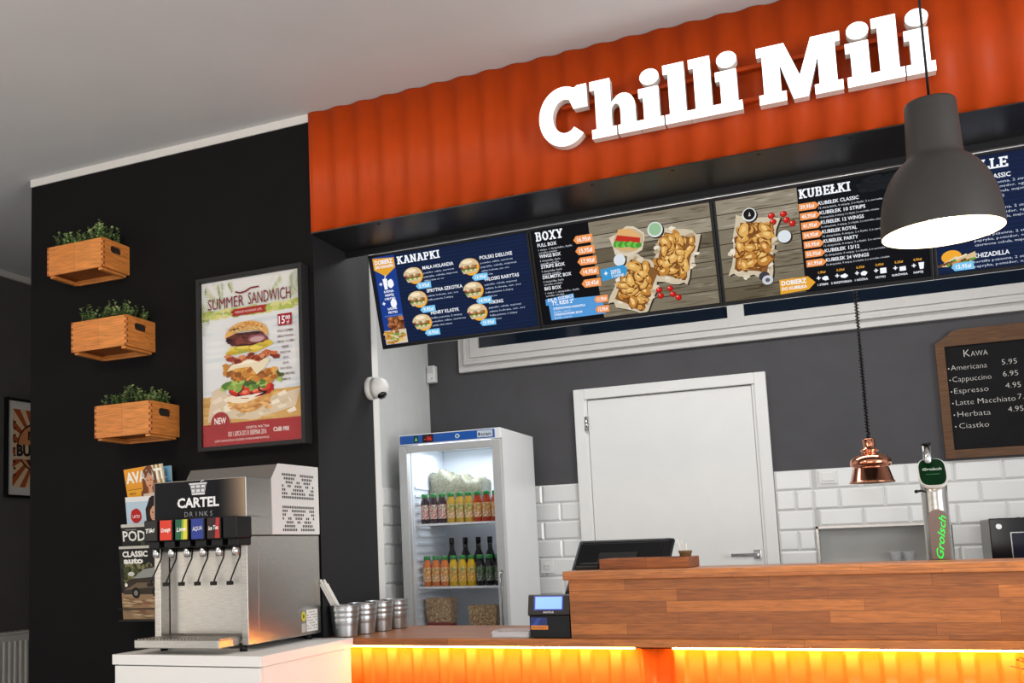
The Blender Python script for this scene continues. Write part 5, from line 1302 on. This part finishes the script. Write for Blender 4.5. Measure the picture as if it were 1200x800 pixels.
# ------------------------------------------------------------------ things on the walls
ch = thing('chalkboard', 'wood-framed chalkboard price list headed KAWA on the back wall', 'chalkboard', (.74, 5.949, 1.57))
out = [(.402, 1.57), (1.08, 1.57), (1.08, 2.165), (1.06, 2.172), (1.035, 2.192), (1.0, 2.22), (.96, 2.228), (.52, 2.228), (.482, 2.22), (.45, 2.192), (.42, 2.172), (.402, 2.165)]
inn = [(.444, 1.612), (1.038, 1.612), (1.038, 2.145), (.444, 2.145)]
b = NB(); prism(b, out, [inn], .028, Matrix(((1, 0, 0, 0), (0, 0, -1, 5.948), (0, 1, 0, 0), (0, 0, 0, 1)))); obj('board_frame', b, M_frame_wood, ch)
b = NB(); box(b, .43, 1.05, 5.93, 5.946, 1.60, 2.155); obj('writing_board', b, mat('chalkboard_black', (24, 23, 25), .8, spec=.2, noise=.25, nscale=8), ch)
def chalk_art(): return Art((.444, 5.9292, 1.612), (1, 0, 0), (0, 0, 1), .594, .533)
A = chalk_art()
CK = (222, 220, 214)
A.text('K', .142, .885, .07, CK, 1, bold=-.018, width=.046); A.text('AWA', .195, .885, .05, CK, 1, bold=-.018, width=.125)
A.build('chalk_heading', M_chalk, ch)
for k, (n_, p_, w_) in enumerate((('Americana', '5.95', .27), ('Cappuccino', '6.95', .29), ('Espresso', '4.95', .255), ('Latte Macchiato', '7.95', .44), ('Herbata', '4.95', .245), ('Ciastko', None, .22))):
    y = .765 - k * .1125; A = chalk_art()
    A.ell(.018 + .002 * k, y + .02, .006, .006, CK, 1, 8); A.text(n_, .035 + .004 * k, y, .05, CK, 1, bold=-.018, width=w_, res=2)
    if p_: A.text(p_, .415 + (.09 if k == 3 else .01 * (k in (2, 4))), y + .012, .05, CK, 1, bold=-.018, width=.11)
    A.build('chalk_line', M_chalk, ch)

def plate(name, label, cat, x0, x1, z0, z1, y, extra):
    t = thing(name, label, cat, ((x0 + x1) / 2, y, z0)); b = NB(); box(b, x0, x1, y - .010, y, z0, z1, .003); obj('cover_plate', b, M_white, t); extra(t, y - .010)
def rocker(t, y):
    b = NB(); box(b, -.186, -.124, y - .004, y, 1.492, 1.538, .002); obj('rocker', b, M_white, t)
plate('light_switch', 'white light switch on the tiles between the door and the copper lamp', 'light switch', -.199, -.111, 1.478, 1.548, 5.938, rocker)
def holes(t, y):
    b = NB(); lathe(b, [(.02, 0), (.02, .004), (.017, .0045)], 20, M=Matrix(((1, 0, 0, -1.716), (0, 0, -1, y), (0, 1, 0, 1.083), (0, 0, 0, 1)))); o = obj('socket_well', b, M_white, t)
    for dx in (-.009, .009):
        b = NB(); lathe(b, [(.0028, .0045), (.0028, .0053)], 8, M=Matrix(((1, 0, 0, -1.716 + dx), (0, 0, -1, y), (0, 1, 0, 1.083), (0, 0, 0, 1)))); obj('pin_hole', b, M_blk, o)
plate('power_socket', 'white power socket on the tiles right of the fridge', 'socket', -1.757, -1.675, 1.04, 1.125, 5.938, holes)
sn = thing('motion_sensor', 'small white motion sensor in the corner above the fridge', 'sensor', (-2.40, 5.93, 2.24))
b = NB(); box(b, -2.425, -2.368, 5.90, 5.949, 2.245, 2.352, .006); obj('sensor_case', b, M_white, sn)
b = NB(); box(b, -2.418, -2.375, 5.894, 5.901, 2.305, 2.345, .003); obj('sensor_lens', b, M_trim, sn)
b = NB(); lathe(b, [(.003, 0), (.003, .002)], 8, M=Matrix(((1, 0, 0, -2.39), (0, 0, -1, 5.90), (0, 1, 0, 2.27), (0, 0, 0, 1)))); obj('sensor_light', b, M_blk, sn)
sc_ = thing('security_camera', 'white dome security camera on the wall edge left of the fridge', 'camera', (-1.904, 3.97, 1.905))
Mx = Matrix(((0, 0, 1, -1.904), (1, 0, 0, 3.97), (0, 1, 0, 1.905), (0, 0, 0, 1)))
b = NB(); lathe(b, [(.048, 0), (.050, .004), (.050, .018), (.046, .024), (.046, .026)], 28, M=Mx); obj('mounting_ring', b, M_white, sc_)
b = NB(); lathe(b, [(.047, .026), (.0465, .045), (.042, .064), (.032, .080), (.016, .090), (0, .092)], 28, cap1=False, M=Mx); hdm = obj('dome_housing', b, M_white, sc_)
b = NB(); lathe(b, [(.0, .026), (.018, .024), (.021, .016), (.021, 0)], 18, cap0=False, M=Matrix.Translation((-1.842, 3.962, 1.879)) @ Vector((.5, -.12, -.86)).to_track_quat('Z', 'Y').to_matrix().to_4x4() @ Matrix.Translation((0, 0, -.004))); obj('camera_lens', b, M_blkgloss, hdm)

# ------------------------------------------------------------------ small plant on a side table in front of the bar
st = thing('side_table', 'small round side table in front of the bar at the right', 'table', (.50, 3.05, 0))
b = NB(); lathe(b, [(.16, .70), (.165, .705), (.165, .72), (.16, .725)], 32); obj('table_top', b, M_oak_edge, st, world=False)
b = NB(); lathe(b, [(.12, 0), (.12, .012), (.02, .03), (.018, .70)], 24); obj('table_leg', b, M_blk, st, world=False)
pp = thing('potted_plant', 'dark twiggy plant at the right edge in front of the glowing counter', 'plant', (.405, 3.05, .7255))
b = NB(); lathe(b, [(0, 0), (.04, 0), (.052, .075), (.055, .078), (.048, .07), (0, .065)], 24, cap0=False, cap1=False); obj('pot', b, M_zinc, pp, world=False)
b = NB(); r = random.Random(6); bl = NB()
for k in range(70):
    an = r.uniform(0, 6.28); el = r.uniform(-.25, 1.3); L_ = r.uniform(.07, .125)
    d = Vector((math.cos(an) * math.cos(el), math.sin(an) * math.cos(el), math.sin(el)))
    p0 = Vector((0, 0, .07)); p1 = p0 + d * L_ * .6 + Vector((0, 0, .025)); p2 = p0 + d * L_ + Vector((0, 0, .02))
    tube(b, [p0, p1, p2], [.0016, .0012, .0007], 4)
    for j in range(9):
        c = p1.lerp(p2, j / 8); dv = Vector((r.uniform(-1, 1), r.uniform(-1, 1), r.uniform(-.5, 1))).normalized() * .009; sd = dv.cross(Vector((0, 0, 1))).normalized() * .003
        f = bl.faces.new([bl.verts.new(c), bl.verts.new(c + dv * .5 + sd), bl.verts.new(c + dv), bl.verts.new(c + dv * .5 - sd)])
obj('twigs', b, M_stem, pp, world=False); obj('small_leaves', bl, mat('olive_leaf', (82, 84, 44), .6, noise=.3), pp, world=False, smooth='keep')
